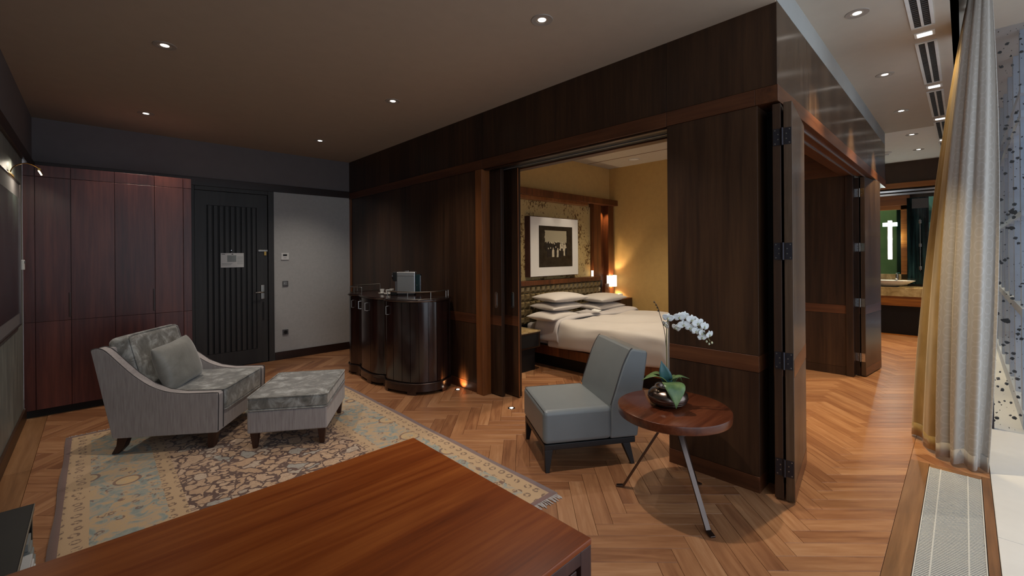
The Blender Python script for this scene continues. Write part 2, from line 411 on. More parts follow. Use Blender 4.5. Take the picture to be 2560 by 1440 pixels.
def spline(pts, n=8, closed=False):
    P = [Vector(p) for p in pts]; out = []; k = len(P)
    rng = range(k) if closed else range(k-1)
    for i in rng:
        p0 = P[(i-1) % k] if closed else P[max(i-1, 0)]; p1 = P[i]; p2 = P[(i+1) % k]; p3 = P[(i+2) % k] if closed else P[min(i+2, k-1)]
        for j in range(n):
            t = j/n
            out.append(.5*((2*p1)+(p2-p0)*t+(2*p0-5*p1+4*p2-p3)*t*t+(3*p1-p0-3*p2+p3)*t**3))
    if not closed: out.append(P[-1])
    return out
def light(name, kind, loc, energy, color, parent=None, **kw):
    l = bpy.data.lights.new(name, kind); l.energy = energy; l.color = color
    for k, v in kw.items(): setattr(l, k, v)
    o = bpy.data.objects.new(name, l); C.objects.link(o); o.location = loc
    if parent: o.parent = parent
    return o
def cushion(mb, sx, sy, sz, puff=.25, n=14, mat=None, pinch=.5):
    """soft pillow: flat outline, thickness swelling to the middle"""
    top, bot = [], []
    for j in range(n+1):
        for i in range(n+1):
            u, v = i/n*2-1, j/n*2-1
            e = (1-abs(u)**2.6)*(1-abs(v)**2.6); e = max(0, e)**pinch
            k = 1-.06*(1-abs(u*v))*(max(abs(u), abs(v))**6)
            top.append((u*sx/2*k, v*sy/2*k, sz/2*e)); bot.append((u*sx/2*k, v*sy/2*k, -sz/2*e))
    N = n+1; fs = []
    for j in range(n):
        for i in range(n):
            a = j*N+i; fs.append((a, a+1, a+N+1, a+N)); b = a+N*N; fs.append((b, b+N, b+N+1, b+1))
    edge = [i for i in range(n)]+[n+j*N for j in range(n)]+[N*n+n-i for i in range(n)]+[N*(n-j) for j in range(n)]
    vs = top+bot
    if mat: vs = [mat @ Vector(v) for v in vs]
    o = len(mb.v); mb.add(vs, fs)
    return mb

# ================================================================== THE SETTING
ZC, ZH = 3.02, 3.20          # living ceiling, hall ceiling
XL, YB = -0.49, 6.92         # left wall, back wall
XA = 2.98                    # face of the timber partition
YP = 0.78                    # face of its hall wing
# ---- floor with herringbone planks
floor = tag(bx('floor', 'subfloor', None, XL-.1, 11.1, -.11, 7.3, -.10, -.012), 'herringbone oak parquet floor', 'floor', kind='structure')
W_, L_ = .10, .55
s2 = math.sqrt(2)
def uv2xy(u, v): return ((u+v)/s2, (v-u)/s2)
def clip(poly, nx, ny, d):            # keep nx*x+ny*y >= d
    out = []
    for i in range(len(poly)):
        a, b = poly[i], poly[(i+1) % len(poly)]; da = nx*a[0]+ny*a[1]-d; db = nx*b[0]+ny*b[1]-d
        if da >= 0: out.append(a)
        if (da >= 0) != (db >= 0):
            t = da/(da-db); out.append((a[0]+(b[0]-a[0])*t, a[1]+(b[1]-a[1])*t))
    return out
def inset(poly, d):
    n = len(poly); ar = sum(poly[i][0]*poly[(i+1) % n][1]-poly[(i+1) % n][0]*poly[i][1] for i in range(n))
    if ar < 0: poly = poly[::-1]
    for i in range(n):
        a, b = poly[i], poly[(i+1) % n]; ex, ey = b[0]-a[0], b[1]-a[1]; l = math.hypot(ex, ey)
        if l < 1e-5: continue
    c = (sum(p[0] for p in poly)/n, sum(p[1] for p in poly)/n)
    out = poly
    for i in range(n):
        a, b = poly[i], poly[(i+1) % n]; ex, ey = b[0]-a[0], b[1]-a[1]; l = math.hypot(ex, ey)
        if l < 1e-5: continue
        nx, ny = -ey/l, ex/l; out = clip(out, nx, ny, nx*a[0]+ny*a[1]+d)
        if len(out) < 3: return []
    return out
def area(poly):
    n = len(poly); return .5*abs(sum(poly[i][0]*poly[(i+1) % n][1]-poly[(i+1) % n][0]*poly[i][1] for i in range(n)))
ct, st_ = math.cos(R(46.2)), math.sin(R(46.2))
def project(x, y, z=0):
    d = x*ct+y*st_
    if d < .2: return None
    return (1280+(x*st_-y*ct)/d*1085, 637.4-(z-1.5)/d*1085, d)
planks = []
o_u, o_v = .40, 2.324
regions = [((1, 0, XL+.15), (-1, 0, -11.0), (0, 1, .28), (0, -1, -6.92)), ((1, 0, 4.25), (-1, 0, -11.0), (0, 1, -.11), (0, -1, -.28))]
for j in range(-14, 15):
    for i in range(-60, 110):
        for kind in 'hv':
            if kind == 'h': u0, v0, u1, v1 = o_u+i*W_+j*L_, o_v+i*W_-j*L_, 0, 0; u1, v1 = u0+L_, v0+W_
            else: u0, v0 = o_u+L_+i*W_+j*L_, o_v+(i+1)*W_-L_-j*L_; u1, v1 = u0+W_, v0+L_
            poly = [uv2xy(*p) for p in ((u0, v0), (u1, v0), (u1, v1), (u0, v1))]
            xs = [p[0] for p in poly]; ys = [p[1] for p in poly]
            if max(xs) < XL or min(xs) > 11 or max(ys) < -.11 or min(ys) > 6.92: continue
            if min(xs) > 6.7 and min(ys) > 1.3: continue
            for reg in regions:
                q = poly
                for h in reg:
                    q = clip(q, *h)
                    if len(q) < 3: break
                if len(q) < 3: continue
                q = inset(q, .0008)
                if len(q) < 3 or area(q) < .0004: continue
                cx = sum(p[0] for p in q)/len(q); cy = sum(p[1] for p in q)/len(q)
                pr = project(cx, cy); score = 0
                if pr and -20 < pr[0] < 2580 and 0 < pr[1] < 1460:
                    hid = (-.15 < cx < 2.05 and 1.8 < cy < 5.15) or (cx < .96 and cy < 2.35) or (cx > 2.45 and 4.1 < cy < 5.6) or (3.0 < cx < 6.6 and cy > 1.0 and not (cx < 4.4 and cy > 1.5 and cy < 4.3))
                    if not hid:
                        score = area(q)*pr[2]**-3
                planks.append((score, kind, q, random.random(), random.random()))
planks.sort(key=lambda p: -p[0])
def plank_geo(mb, q, z0=-.012):
    n = len(q); t = inset(q, .0012)
    if len(t) != n: t = q
    vs = [(x, y, z0) for x, y in q]+[(x, y, -.0012) for x, y in q]+[(x, y, 0) for x, y in t]
    if sum(q[i][0]*q[(i+1) % n][1]-q[(i+1) % n][0]*q[i][1] for i in range(n)) < 0: pass
    fs = [tuple(range(2*n, 3*n))]+[(i, (i+1) % n, n+(i+1) % n, n+i) for i in range(n)]+[(n+i, n+(i+1) % n, 2*n+(i+1) % n, 2*n+i) for i in range(n)]
    mb.add(vs, fs); return 3*n
def tint_mesh(me, vals):
    a = me.attributes.new('tint', 'FLOAT_COLOR', 'POINT')
    a.data.foreach_set('color', [c for v in vals for c in v])
vis = planks[:300]; rest = planks[300:]
for sc, kind, q, r1, r2 in vis:
    mb = MB(); n = plank_geo(mb, q)
    o = mb.build('plank', 'plank_'+kind, floor, fixn=False); tint_mesh(o.data, [(r1, r2, 0, 1)]*n)
for kind in 'hv':
    mb = MB(); tv = []
    for sc, k, q, r1, r2 in rest:
        if k == kind: tv += [(r1, r2, 0, 1)]*plank_geo(mb, q)
    o = mb.build('plank_field', 'plank_'+kind, floor, fixn=False); tint_mesh(o.data, tv); o['kind'] = 'stuff'
bx('border_plank', 'border_x', floor, XL, 2.2, .181, .279, -.012, 0, .001)
bx('border_plank', 'border_x', floor, 2.202, 4.25, .181, .279, -.012, 0, .001)
bx('border_plank', 'border_y', floor, 4.19, 4.249, -.07, .179, -.012, 0, .001)
bx('border_plank', 'border_x', floor, XL, 4.25, -.11, -.071, -.012, 0, .001)
for a, b in ((.28, 2.4), (2.402, 4.6), (4.602, 6.92)): bx('border_plank', 'border_y', floor, XL, XL+.149, a, b, -.012, 0, .001)
# ---- floor convector grille
gr = thing('floor_grille', 'aluminium convector grille with cross bars set into the floor beside the white ledge', 'grille', (0, 0, -.012))
bx('channel', 'black', gr, .5, 4.188, -.068, .178, -.001, .002)
for y in (-.068, .173): bx('edge_frame', 'grille_white', gr, .5, 4.188, y, y+.005, .002, .014)
for y in (-.01, .118): bx('cross_rail', 'grille_white', gr, .5, 4.188, y, y+.006, .004, .0135)
b0 = bx('bar', 'grille_white', gr, 0, .0075, -.062, .172, .003, .014); x = 1.9; b0.location.x = x
while x < 4.17:
    x += .016; c = b0.copy(); C.objects.link(c); c.location.x = x
# ---- ceilings
struct('ceiling', 'plain taupe ceiling over the sitting area', 'ceiling', 'ceiling', XL-.1, XA, YP, YB+.1, ZC, ZC+.25)
hc = thing('ceiling_hall', 'pale raised ceiling running along the window hall', 'ceiling', kind='structure')
bx('ceiling_slab', 'ceil_hall', hc, XL-.1, 8.18, .02, YP, ZH, ZH+.2)
bx('ceiling_slab', 'ceil_hall_lit', hc, 8.18, 11.1, .02, 3.2, ZH, ZH+.2)
bx('fascia', 'fascia', hc, XA, 8.15, YP+.0, YP+.1, 3.032, ZH)
bx('curtain_recess', 'ceil_hall', hc, XL-.1, 11.1, -1.0, .02, 3.36, 3.46)
bx('recess_side', 'ceil_hall', hc, XL-.1, 11.1, .02, .06, ZH, 3.36)
# ---- left and back walls
wl = thing('wall_left', 'grey textured plaster wall with dark timber picture rail', 'wall', kind='structure')
bx('plaster', 'wall_left', wl, XL-.1, XL, -1.0, 6.05, 0, 2.42)
bx('upper_wall', 'wall_upper', wl, XL-.1, XL, -1.0, YB, 2.42, 3.36)
bx('picture_rail', 'dark_trim_y', wl, XL, XL+.025, -1.0, YB, 2.42, 2.525, .003)
tag(bx('baseboard_left', 'dark_trim_y', None, XL, XL+.018, -.9, 6.04, 0, .115, .003), 'dark timber baseboard along the left wall', 'baseboard', kind='structure')
wb = thing('wall_back', 'grey wallcovered wall beside the entrance door', 'wall', kind='structure')
bx('wallcovering', 'wall_grey', wb, 1.86, XA+.3, YB, YB+.12, 0, 2.44)
bx('upper_wall', 'wall_upper', wb, XL-.1, XA+.3, YB, YB+.12, 2.44, 3.2)
bx('wall_behind', 'wall_upper', wb, XL-.1, .86, YB, YB+.12, 0, 2.44)
bx('picture_rail', 'dark_trim', wb, XL, XA, YB-.02, YB, 2.44, 2.545, .003)
tag(bx('baseboard_back', 'dark_trim', None, 1.865, XA, YB-.018, YB, 0, .115, .003), 'dark timber baseboard beside the entrance door', 'baseboard', kind='structure')
# ---- entrance door
d1 = thing('door_1', 'dark grey entrance door with vertical slat panel', 'door', (0, YB, 0), kind='structure')
bx('door_frame', 'ebony', d1, .80, .925, -.015, .06, 0, 2.44, .003); bx('door_frame', 'ebony', d1, 1.785, 1.86, -.015, .06, 0, 2.44, .003)
bx('door_frame', 'ebony', d1, .925, 1.785, -.015, .06, 2.385, 2.44, .003)
lf = bx('door_leaf', 'ebony', d1, .93, 1.78, .032, .07, -.012, 2.385)
bx('threshold', 'ebony', d1, .80, 1.86, .0, .12, -.012, .002)
bx('door_back', 'black', d1, .80, 1.86, .06, .12, -.012, 2.44)  # unseen backing added to stop sky light leaking under the door
for a, b, c, d in ((.93, 1.055, .008, 2.38), (1.645, 1.78, .008, 2.38)): bx('stile', 'ebony', d1, a, b, .012, .032, c, d)
for c, d in ((.008, .205), (2.195, 2.38)): bx('cross_rail', 'ebony', d1, 1.055, 1.645, .012, .032, c, d)
for k in range(9):
    xx = 1.075+k*.0645; bx('slat', 'ebony', d1, xx, xx+.042, .014, .031, .207, 2.193, .002)
bx('slat_backing', 'black', d1, 1.055, 1.645, .0315, .0325, .205, 2.195)
hd = bx('handle_plate', 'nickel', d1, 1.69, 1.74, -.0, .012, .90, 1.10, .008)
MB().tube([(1.715, -.0, 1.0), (1.715, -.05, 1.0), (1.70, -.055, 1.0), (1.61, -.055, 1.0)], .009, 8).build('lever', 'nickel', hd, smooth=True)
bx('finger_pull', 'black', d1, 1.712, 1.732, .006, .012, .60, .86)
lt = bx('door_guard', 'nickel', d1, 1.66, 1.78, -.004, .012, 1.575, 1.60, .003)
bx('guard_plate', 'brass', lt, 1.735, 1.765, -.002, .011, 1.52, 1.60, .003)
bx('peephole', 'chrome', d1, 1.33, 1.345, .004, .014, 1.585, 1.60, .003)
ev = thing('evacuation_notice', 'white evacuation plan sheet fixed to the slatted entrance door', 'notice', (1.348, YB+.012, 1.36))
bx('sheet', 'paper', ev, -.135, .135, -.004, .002, 0, .195)
bx('plan_drawing', 'grey_paper', ev, -.06, .045, -.0052, -.0041, .075, .165)
for k in range(7): bx('text_line', 'grey_paper', ev, .055, .125, -.0052, -.0041, .045+k*.016, .050+k*.016)
for k in range(3): bx('text_line', 'grey_paper', ev, -.125, -.02+.01*k, -.0052, -.0041, .03+k*.012, .034+k*.012)
bx('text_line', 'black', ev, -.125, -.085, -.0052, -.0041, .178, .184); bx('text_line', 'black', ev, -.01, .01, -.0052, -.0041, .176, .186)
# ---- wardrobe
wd = thing('wardrobe', 'tall reddish brown flush-door wardrobe beside the entrance door', 'wardrobe', (0, 6.05, 0))
bx('plinth', 'black', wd, XL, .77, .04, .80, 0, .075)
bx('carcass', 'mahogany', wd, XL, .785, .022, .85, .075, 2.385)
joints = [XL, -.413, -.175, .142, .461, .708, .785]
for i in range(6):
    a, b = joints[i]+.002, joints[i+1]-.002
    bx('top_panel', 'mahogany', wd, a, b, 0, .021, 2.278, 2.385, .0015)
    dr = bx('door_panel' if b-a > .1 else 'filler_panel', 'mahogany', wd, a, b, 0, .021, .902, 2.274, .0015)
    bx('lower_door_panel' if b-a > .1 else 'filler_panel', 'mahogany', wd, a, b, 0, .021, .075, .899, .0015)
    if i in (1, 3): bx('pull', 'leg_brown', dr, b-.016, b+.004, -.006, .001, .93, 1.17, .003)
# ---- timber partition towards the sitting area (plane x = XA)
pa = thing('wall_partition', 'dark walnut panelled partition between sitting area and bedroom', 'wall', kind='structure')
for a, b in ((.78, 1.482), (1.484, 2.533), (2.535, 3.538), (3.540, 5.60), (5.602, 6.92)):
    bx('frieze_panel', 'walnut', pa, XA, XA+.30, a, b, 2.522, 3.03, .0015)
for a, b in ((.901, 1.482), (1.484, 3.55), (3.552, 6.92)): bx('header_rail', 'walnut_h', pa, XA-.006, XA+.30, a, b, 2.42, 2.52, .002)
bx('core', 'black', pa, XA+.03, XA+.28, 3.72, 6.90, 0, 2.42)
for a, b in ((3.66, 5.60), (5.602, 6.86)):
    bx('wall_panel', 'walnut', pa, XA+.012, XA+.04, a, b, .858, 2.419, .001)
    bx('wall_panel', 'walnut', pa, XA+.012, XA+.04, a, b, .102, .751, .001)
    bx('dado_rail', 'walnut_h', pa, XA+.010, XA+.04, a, b, .753, .856, .001)
    bx('base_rail', 'walnut_h', pa, XA+.010, XA+.04, a, b, 0, .10, .001)
bx('edge_strip', 'walnut_post', pa, XA, XA+.04, 6.862, 6.92, 0, 2.419, .002)
bx('door_post', 'walnut_post', pa, XA-.01, XA+.115, 3.556, 3.668, 0, 2.419, .004)
bx('wall_panel', 'walnut', pa, XA, XA+.2, .89, 1.482, .858, 2.418, .0015)
bx('wall_panel', 'walnut', pa, XA, XA+.2, .89, 1.482, .102, .751, .0015)
bx('dado_rail', 'walnut_h', pa, XA-.003, XA+.2, .89, 1.482, .753, .856, .0015)
bx('base_rail', 'walnut_h', pa, XA-.003, XA+.2, .89, 1.482, 0, .10, .0015)
# track soffit above the sliding doors
bx('soffit', 'walnut', pa, XA+.02, XA+.07, 1.484, 3.556, 2.405, 2.42, .004)
bx('track_slot', 'black', pa, XA+.09, XA+.30, 1.484, 3.70, 2.412, 2.42)
bx('track', 'alum', pa, XA+.155, XA+.161, 1.484, 3.55, 2.404, 2.413)
bx('soffit', 'walnut_h', pa, XA+.25, XA+.34, 1.484, 3.70, 2.40, 2.42, .004)
bx('lining', 'wall_beige', pa, XA+.30, XA+.36, .9, 1.482, 0, 3.0)
bx('lining', 'wall_beige', pa, XA+.30, XA+.36, 3.72, 4.37, 0, 3.0)
bx('lining', 'wall_beige', pa, XA+.30, XA+.34, .9, 4.37, 2.52, 3.0)
# sliding doors parked at the left of the opening
for n, (x0, yr, lab) in enumerate(((XA+.10, 3.375, 'front dark walnut sliding door panel next to the lighter post'), (XA+.205, 3.232, 'rear dark walnut sliding door panel at the bedroom opening edge'))):
    dd = thing('door_%d' % (n+2), lab, 'sliding door', (x0, yr, 0), kind='structure')
    bx('door_leaf', 'walnut', dd, 0, .045, 0, .9, .012, 2.41, .003)
    bx('dado_rail', 'walnut_h', dd, -.002, .001, .004, .9, .753, .856)
    hp = MB().prism([(.085+.022*math.cos(a*PI/12)*1, 1.02+(.065 if a < 12 else -.065)+.022*math.sin(a*PI/12)) for a in range(24)], -.003, .001, 'yz').build('flush_pull', 'nickel', dd, .001)
    MB().prism([(.085+.010*math.cos(a*PI/12), 1.02+(.055 if a < 12 else -.055)+.010*math.sin(a*PI/12)) for a in range(24)], -.0045, -.0028, 'yz').build('pull_recess', 'chrome', hp)
    if n: bx('edge_strip', 'walnut_post', dd, -.001, .010, -.003, .0, .012, 2.41)
# ---- hall wing of the partition (plane y = YP)
pw = thing('wall_hall_wing', 'glossy walnut header wing of the partition along the window hall', 'wall', kind='structure')
for a, b in ((XA+.302, 3.708), (3.711, 6.42), (6.423, 7.03), (7.033, 8.15)): bx('frieze_panel', 'walnut_hall', pw, a, b, YP, YP+.10, 2.522, 3.03, .0015)
for a, b in ((XA-.006, 5.186), (5.189, 8.15)): bx('header_rail', 'walnut_hx', pw, a, b, YP-.006, YP+.12, 2.42, 2.52, .002)
bx('frieze_panel', 'walnut_hall', pw, XA+.0005, XA+.302, YP-.0008, YP+.02, 2.522, 3.03)
bx('soffit', 'walnut_hx', pw, XA+.3, 8.15, YP+.12, YP+.26, 2.43, 2.46, .002)
bx('track', 'alum', pw, XA+.2, 8.14, YP+.05, YP+.058, 2.408, 2.42)
bx('track', 'alum', pw, XA+.2, 6.6, YP+.14, YP+.15, 2.418, 2.43)
bx('top_wall', 'walnut', pw, XA+.3, 8.15, YP+.16, YP+.26, 2.46, 3.03)
# wooden end wall seen through the hall opening
we = thing('wall_bedroom_end', 'end wall of the bedroom, dark panelled by the hall and beige by the bed', 'wall', kind='structure')
bx('core', 'wall_beige', we, 6.60, 6.72, 1.0, 4.4, 0, 3.02)
bx('wall_panel', 'walnut', we, 6.585, 6.60, 1.0, 2.1, .858, 2.43, .001); bx('wall_panel', 'walnut', we, 6.585, 6.60, 1.0, 2.1, .102, .751, .001)
bx('dado_rail', 'walnut_h', we, 6.583, 6.60, 1.0, 2.1, .753, .856); bx('base_rail', 'walnut', we, 6.583, 6.60, 1.0, 2.1, 0, .10)
bx('frieze_panel', 'walnut_h', we, 6.58, 6.60, 1.04, 2.1, 2.433, 3.0)
bx('gap_shade', 'black', pa, XA+.19, XA+.28, .835, 1.48, 0, 2.418)  # black fill stands for the shade in the gap beside the folding leaves
bx('jamb', 'walnut', we, 6.56, 6.68, .925, 1.0, 0, 2.43, .003)
bx('return_wall', 'walnut', we, 6.70, 8.15, 1.04, 1.12, 0, 3.02)
# ---- folding doors
def screws(mb, pts, ax):
    for p in pts:
        mb.lathe([(.0, 0), (.0045, 0), (.0035, .002), (0, .0025)], 8, mat=Matrix.Translation(p) @ ax, cap=False)
nx = Matrix.Rotation(R(-90), 4, 'Y')
def fold_leaf(parent, T, thick, length, face_mat):
    lf = MB().box(0, length, 0, thick, .012, 2.405).build('leaf', face_mat, parent, .002)
    lf.matrix_local = T
    for sgn, y in ((0, -.0015), (1, thick)):
        bx('dado_rail', 'walnut_hx', lf, .003, length-.003, y, y+.0015, .753, .856)
        bx('base_rail', 'walnut_hx', lf, .003, length-.003, y, y+.0015, .013, .11)
    return lf
def fold_door(name, label, base, ang, yo, hz, metal):
    fd = thing(name, label, 'folding door', (base[0], base[1], 0), R(ang), kind='structure')
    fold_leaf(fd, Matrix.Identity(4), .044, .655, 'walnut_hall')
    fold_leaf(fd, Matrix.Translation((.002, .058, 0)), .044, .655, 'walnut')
    for z in hz:
        h = MB().box(-.0025, .0, .004, .040, z-.05, z+.05).build('hinge', metal, fd)
        MB().box(-.0025, .0, .062, .098, z-.05, z+.05).build('hinge_leaf', metal, h)
        MB().tube([(-.006, .051, z-.052), (-.006, .051, z+.052)], .008, 10).build('hinge_pin', 'gunmetal' if metal == 'gunmetal' else 'nickel', h, smooth=True)
        mb = MB()
        screws(mb, [(-.0025, yy, z+zz) for yy, zz in ((.014, .04), (.030, .015), (.030, -.015), (.014, -.04), (.088, .04), (.072, .015), (.072, -.015), (.088, -.04))], nx)
        mb.build('screws', 'nickel', h, smooth=True)
    return fd
fold_door('door_4', 'pair of dark folding door leaves with four steel hinges beside the side table', (2.992, .706), 7.0, 0, (2.20, 1.51, .85, .205), 'gunmetal')
fold_door('door_5', 'far pair of dark folding door leaves with chrome hinges near the washbasin', (6.66, .826), -6.6, 0, (2.22, 1.56, .89, .23), 'chrome')
# ---- bedroom shell
struct('wall_bed', 'beige wall behind the bed headboard', 'wall', 'wall_beige', XA+.3, 6.72, 4.37, 4.49, 0, 3.02)
cb = thing('ceiling_bedroom', 'cream bedroom ceiling with a narrow groove', 'ceiling', kind='structure')
bx('ceiling_slab', 'ceil_hall', cb, XA+.3, 6.72, YP+.26, 4.49, 3.01, 3.1)
bx('groove', 'walnut_post', cb, 5.94, 5.95, 1.1, 4.36, 3.006, 3.0101)
# ---- bathroom end
wbth = thing('wall_bath', 'brown plaster wall above the washbasin mirror', 'wall', kind='structure')
bx('plaster', 'wall_bath', wbth, 11.001, 11.1, -.4, 3.2, 0, 3.3)
tb_ = thing('trim_1', 'warm timber and steel rails across the bathroom wall', 'trim', kind='structure')
bx('timber_rail', 'vanity', tb_, 10.93, 11.0, -.1, 2.0, 2.70, 2.80, .003)
bx('steel_rail', 'chrome', tb_, 10.94, 11.0, -.1, 2.0, 2.63, 2.665); bx('steel_rail', 'chrome', tb_, 10.94, 11.0, -.1, 2.0, 2.57, 2.605)
bx('timber_rail', 'vanity', tb_, 10.95, 11.0, .70, 2.0, 2.38, 2.565, .003)
struct('wall_bath_side', 'dark panelled side wall by the washbasin', 'wall', 'walnut', 8.18, 11.0, 2.0, 2.1, 0, 3.2)
# ---- window wall
ledge = thing('floor_ledge', 'white polished stone window ledge with a joint line', 'ledge', kind='structure')
for a, b in ((XL, 1.2), (1.202, 3.399), (3.402, 5.6), (5.602, 8.2), (8.202, 11.0)): bx('stone_slab', 'tile_white', ledge, a, b, -1.0, -.112, -.05, .004, .002)
wf = thing('window_1', 'floor to ceiling window wall beside the sitting area', 'window', kind='structure')
for xx in (XL, 1.0, 2.5, 4.0, 5.40): bx('mullion', 'alum', wf, xx, xx+.05, -1.02, -.95, 0, 3.36)
bx('transom', 'alum', wf, XL, 5.45, -1.02, -.95, 3.28, 3.36); bx('transom', 'alum', wf, XL, 5.45, -1.02, -.95, 0, .06)
for a, b in ((XL+.05, 1.0), (1.05, 2.5), (2.55, 4.0), (4.05, 5.4)): bx('pane', 'glass', wf, a, b, -.99, -.984, .06, 3.28)
wp = thing('window_2', 'clear glass panel splattered with black ink spots beside the curtain', 'window', kind='structure')
bx('pane', 'frit_glass', wp, 5.452, 5.464, -1.0, -.165, .004, 3.36); bx('edge_post', 'gunmetal', wp, 5.44, 5.475, -.165, -.150, .004, .28, .002)
wz = thing('window_3', 'pale framed glazing running away behind the spotted glass', 'window', kind='structure')
x = 5.62
while x < 11:
    for k in (0, .055): bx('mullion', 'mullion', wz, x+k*1.2, x+k*1.2+.028, -.40, -.33, 0, 3.36, .002)
    x += .72
for z, h in ((0.03, .13), (.95, .075), (1.79, .05), (2.60, .06), (2.80, .06)):
    bx('transom', 'mullion', wz, 5.5, 11, -.39, -.325, z, z+h, .002)
bx('pane', 'glass', wz, 5.5, 11, -.372, -.366, .03, 3.36)

# ================================================================== LIGHT FITTINGS
def downlight(label, x, y, z, energy, color, group, spot=105, blend=.9, r=.055):
    t = thing('downlight', label, 'downlight', (x, y, z), 0, group)
    MB().lathe([(r*.72, .012), (r*.72, -.002), (r*1.25, -.004), (r*1.3, 0), (r*1.3, .002)], 28, cap=False).build('trim_ring', 'ring_paint', t, smooth=True)
    MB().lathe([(0, -.001), (r*.45, -.001), (r*.6, .004), (r*.6, .01), (0, .01)], 24, cap=False).build('lens', 'lamp_disc', t, smooth=True)
    l = light('lamp', 'SPOT', (0, 0, -.012), energy, color, t, spot_size=R(spot), spot_blend=blend, shadow_soft_size=.028)
    return t
gl = 'ceiling downlights over the sitting area'
for lab, x, y in (('recessed ceiling downlight above the armchair side, upper left', .365, 3.959), ('recessed ceiling downlight nearest the timber partition corner, largest in view', 2.094, 1.886),
                  ('recessed ceiling downlight nearest the wardrobe', .39, 5.963), ('recessed ceiling downlight in the middle near the partition frieze', 2.115, 3.88), ('recessed ceiling downlight nearest the grey back wall, smallest of the sitting area', 2.135, 5.855)):
    downlight(lab, x, y, ZC, SPOT_LIVING*(1.9 if y < 2 else 1.15 if x > 1 else 1.0), NEUT, gl)
for lab, x in (('hall ceiling downlight nearest the near partition corner', 3.92), ('second hall ceiling downlight from the partition corner', 5.47), ('third hall ceiling downlight from the partition corner', 7.02), ('hall ceiling downlight in the brightest white ceiling part, left', 8.55), ('farthest hall ceiling downlight in front of the brown wall', 9.88)):
    downlight(lab, x, .52, ZH, SPOT_HALL*(1.5 if x > 8 else 1), WARM, 'hall downlights', spot=64, blend=.75)
for k, x in enumerate((4.68, 6.23, 7.8, 9.3)):
    t = thing('square_light', ('first', 'second', 'third', 'fourth')[k]+' small rectangular ceiling light between the air vents, counted from the curtain', 'ceiling light', (x, .207, ZH), 0, 'rectangular lights between the vents')
    bx('frame', 'white', t, -.055, .055, -.06, .06, -.004, .001, .002); bx('lens', 'lamp_sq', t, -.035, .035, -.042, .042, -.006, -.003)
    light('lamp', 'SPOT', (0, 0, -.03), 16, WARM, t, spot_size=R(115), spot_blend=.8, shadow_soft_size=.04)
for k, x in enumerate((3.3, 4.86, 6.41, 7.96, 9.5)):
    t = thing('air_vent', ('nearest', 'second', 'third', 'fourth', 'farthest')[k]+' slotted ceiling air vent in the hall, counted from the top of the picture', 'air vent', (x, .155, ZH), 0, 'ceiling air vents')
    Lv = 1.2
    bx('frame', 'white', t, 0, Lv, -.012, .006, -.008, .001); bx('frame', 'white', t, 0, Lv, .098, .118, -.008, .001); bx('frame', 'white', t, 0, Lv, .045, .060, -.008, .001)
    bx('frame', 'white', t, -.012, .006, -.012, .118, -.008, .001); bx('frame', 'white', t, Lv-.006, Lv+.012, -.012, .118, -.008, .001)
    bx('slot', 'black', t, .006, Lv-.006, .006, .045, -.003, .0005); bx('slot', 'black', t, .006, Lv-.006, .060, .098, -.003, .0005)
    mb = MB(); n = 34
    for i in range(n):
        xx = .01+i*(Lv-.03)/n
        for ya in (.010, .064): mb.box(xx, xx+.006, ya, ya+.03, -.006, -.003)
    mb.build('deflector_fins', 'grey_plastic', t)['kind'] = 'stuff'
sd = thing('smoke_detector', 'white smoke detector on the far hall ceiling', 'smoke detector', (9.75, .92, ZH))
MB().lathe([(.0, 0), (.075, 0), (.075, -.012), (.05, -.03), (0, -.03)], 24, cap=False).build('base', 'white', sd, smooth=True)
MB().lathe([(.0, -.03), (.035, -.03), (.035, -.055), (0, -.06)], 20, cap=False).build('sensor', 'white', sd, smooth=True)
for lab, x, y in (('small round floor uplight at the foot of the lighter post', 2.915, 3.93), ('small round floor uplight in the parquet left of the grey chair', 2.93, 3.08)):
    t = thing('floor_uplight', lab, 'floor light', (x, y, 0), 0, 'floor uplights')
    MB().lathe([(.019, .0005), (.019, .003), (.034, .003), (.036, .0005)], 24, cap=False).build('bezel', 'chrome', t, smooth=True)
    MB().lathe([(0, .0025), (.019, .0025), (.019, .001), (0, .001)], 20, cap=False).build('lens', 'lamp_floor', t)
    o = light('lamp', 'SPOT', (0, 0, .006), 16.0 if y > 3.5 else 3.0, (1, .5, .18), t, spot_size=R(80), spot_blend=.9, shadow_soft_size=.015); o.rotation_euler = (PI, R(52), 0)

# ================================================================== SITTING AREA
# ---- rug
hx, hy = 1.13, 1.70
M['rug'] = rug_mat(hx, hy)
rg = thing('rug', 'large faded persian rug with brown field and blue-green border', 'rug', (.945, 3.475, 0))
mb = MB(); nx_, ny_ = 40, 60
random.seed(3)
def rugp(u, v):
    x, y = (u*2-1)*hx, (v*2-1)*hy
    return (x+.004*math.sin(y*7), y+.004*math.sin(x*9), .009+.0012*math.sin(x*5+y*3))
mb.grid(rugp, nx_, ny_); mb.build('pile', 'rug', rg, solid=.008, smooth=True)
for sy in (-1, 1):
    mb = MB()
    for i in range(300):
        x = -hx+.01+i*(2*hx-.02)/299; l = random.uniform(.035, .06)*(.5 if sy > 0 else 1.0); dx = random.uniform(-.012, .012)
        mb.tube([(x, sy*(hy-.005), .006), (x+dx*.5, sy*(hy+l*.5), .005+random.random()*.004), (x+dx, sy*(hy+l), .003)], .0028, 4)
    f = mb.build('fringe', 'linen', rg); f['kind'] = 'stuff'
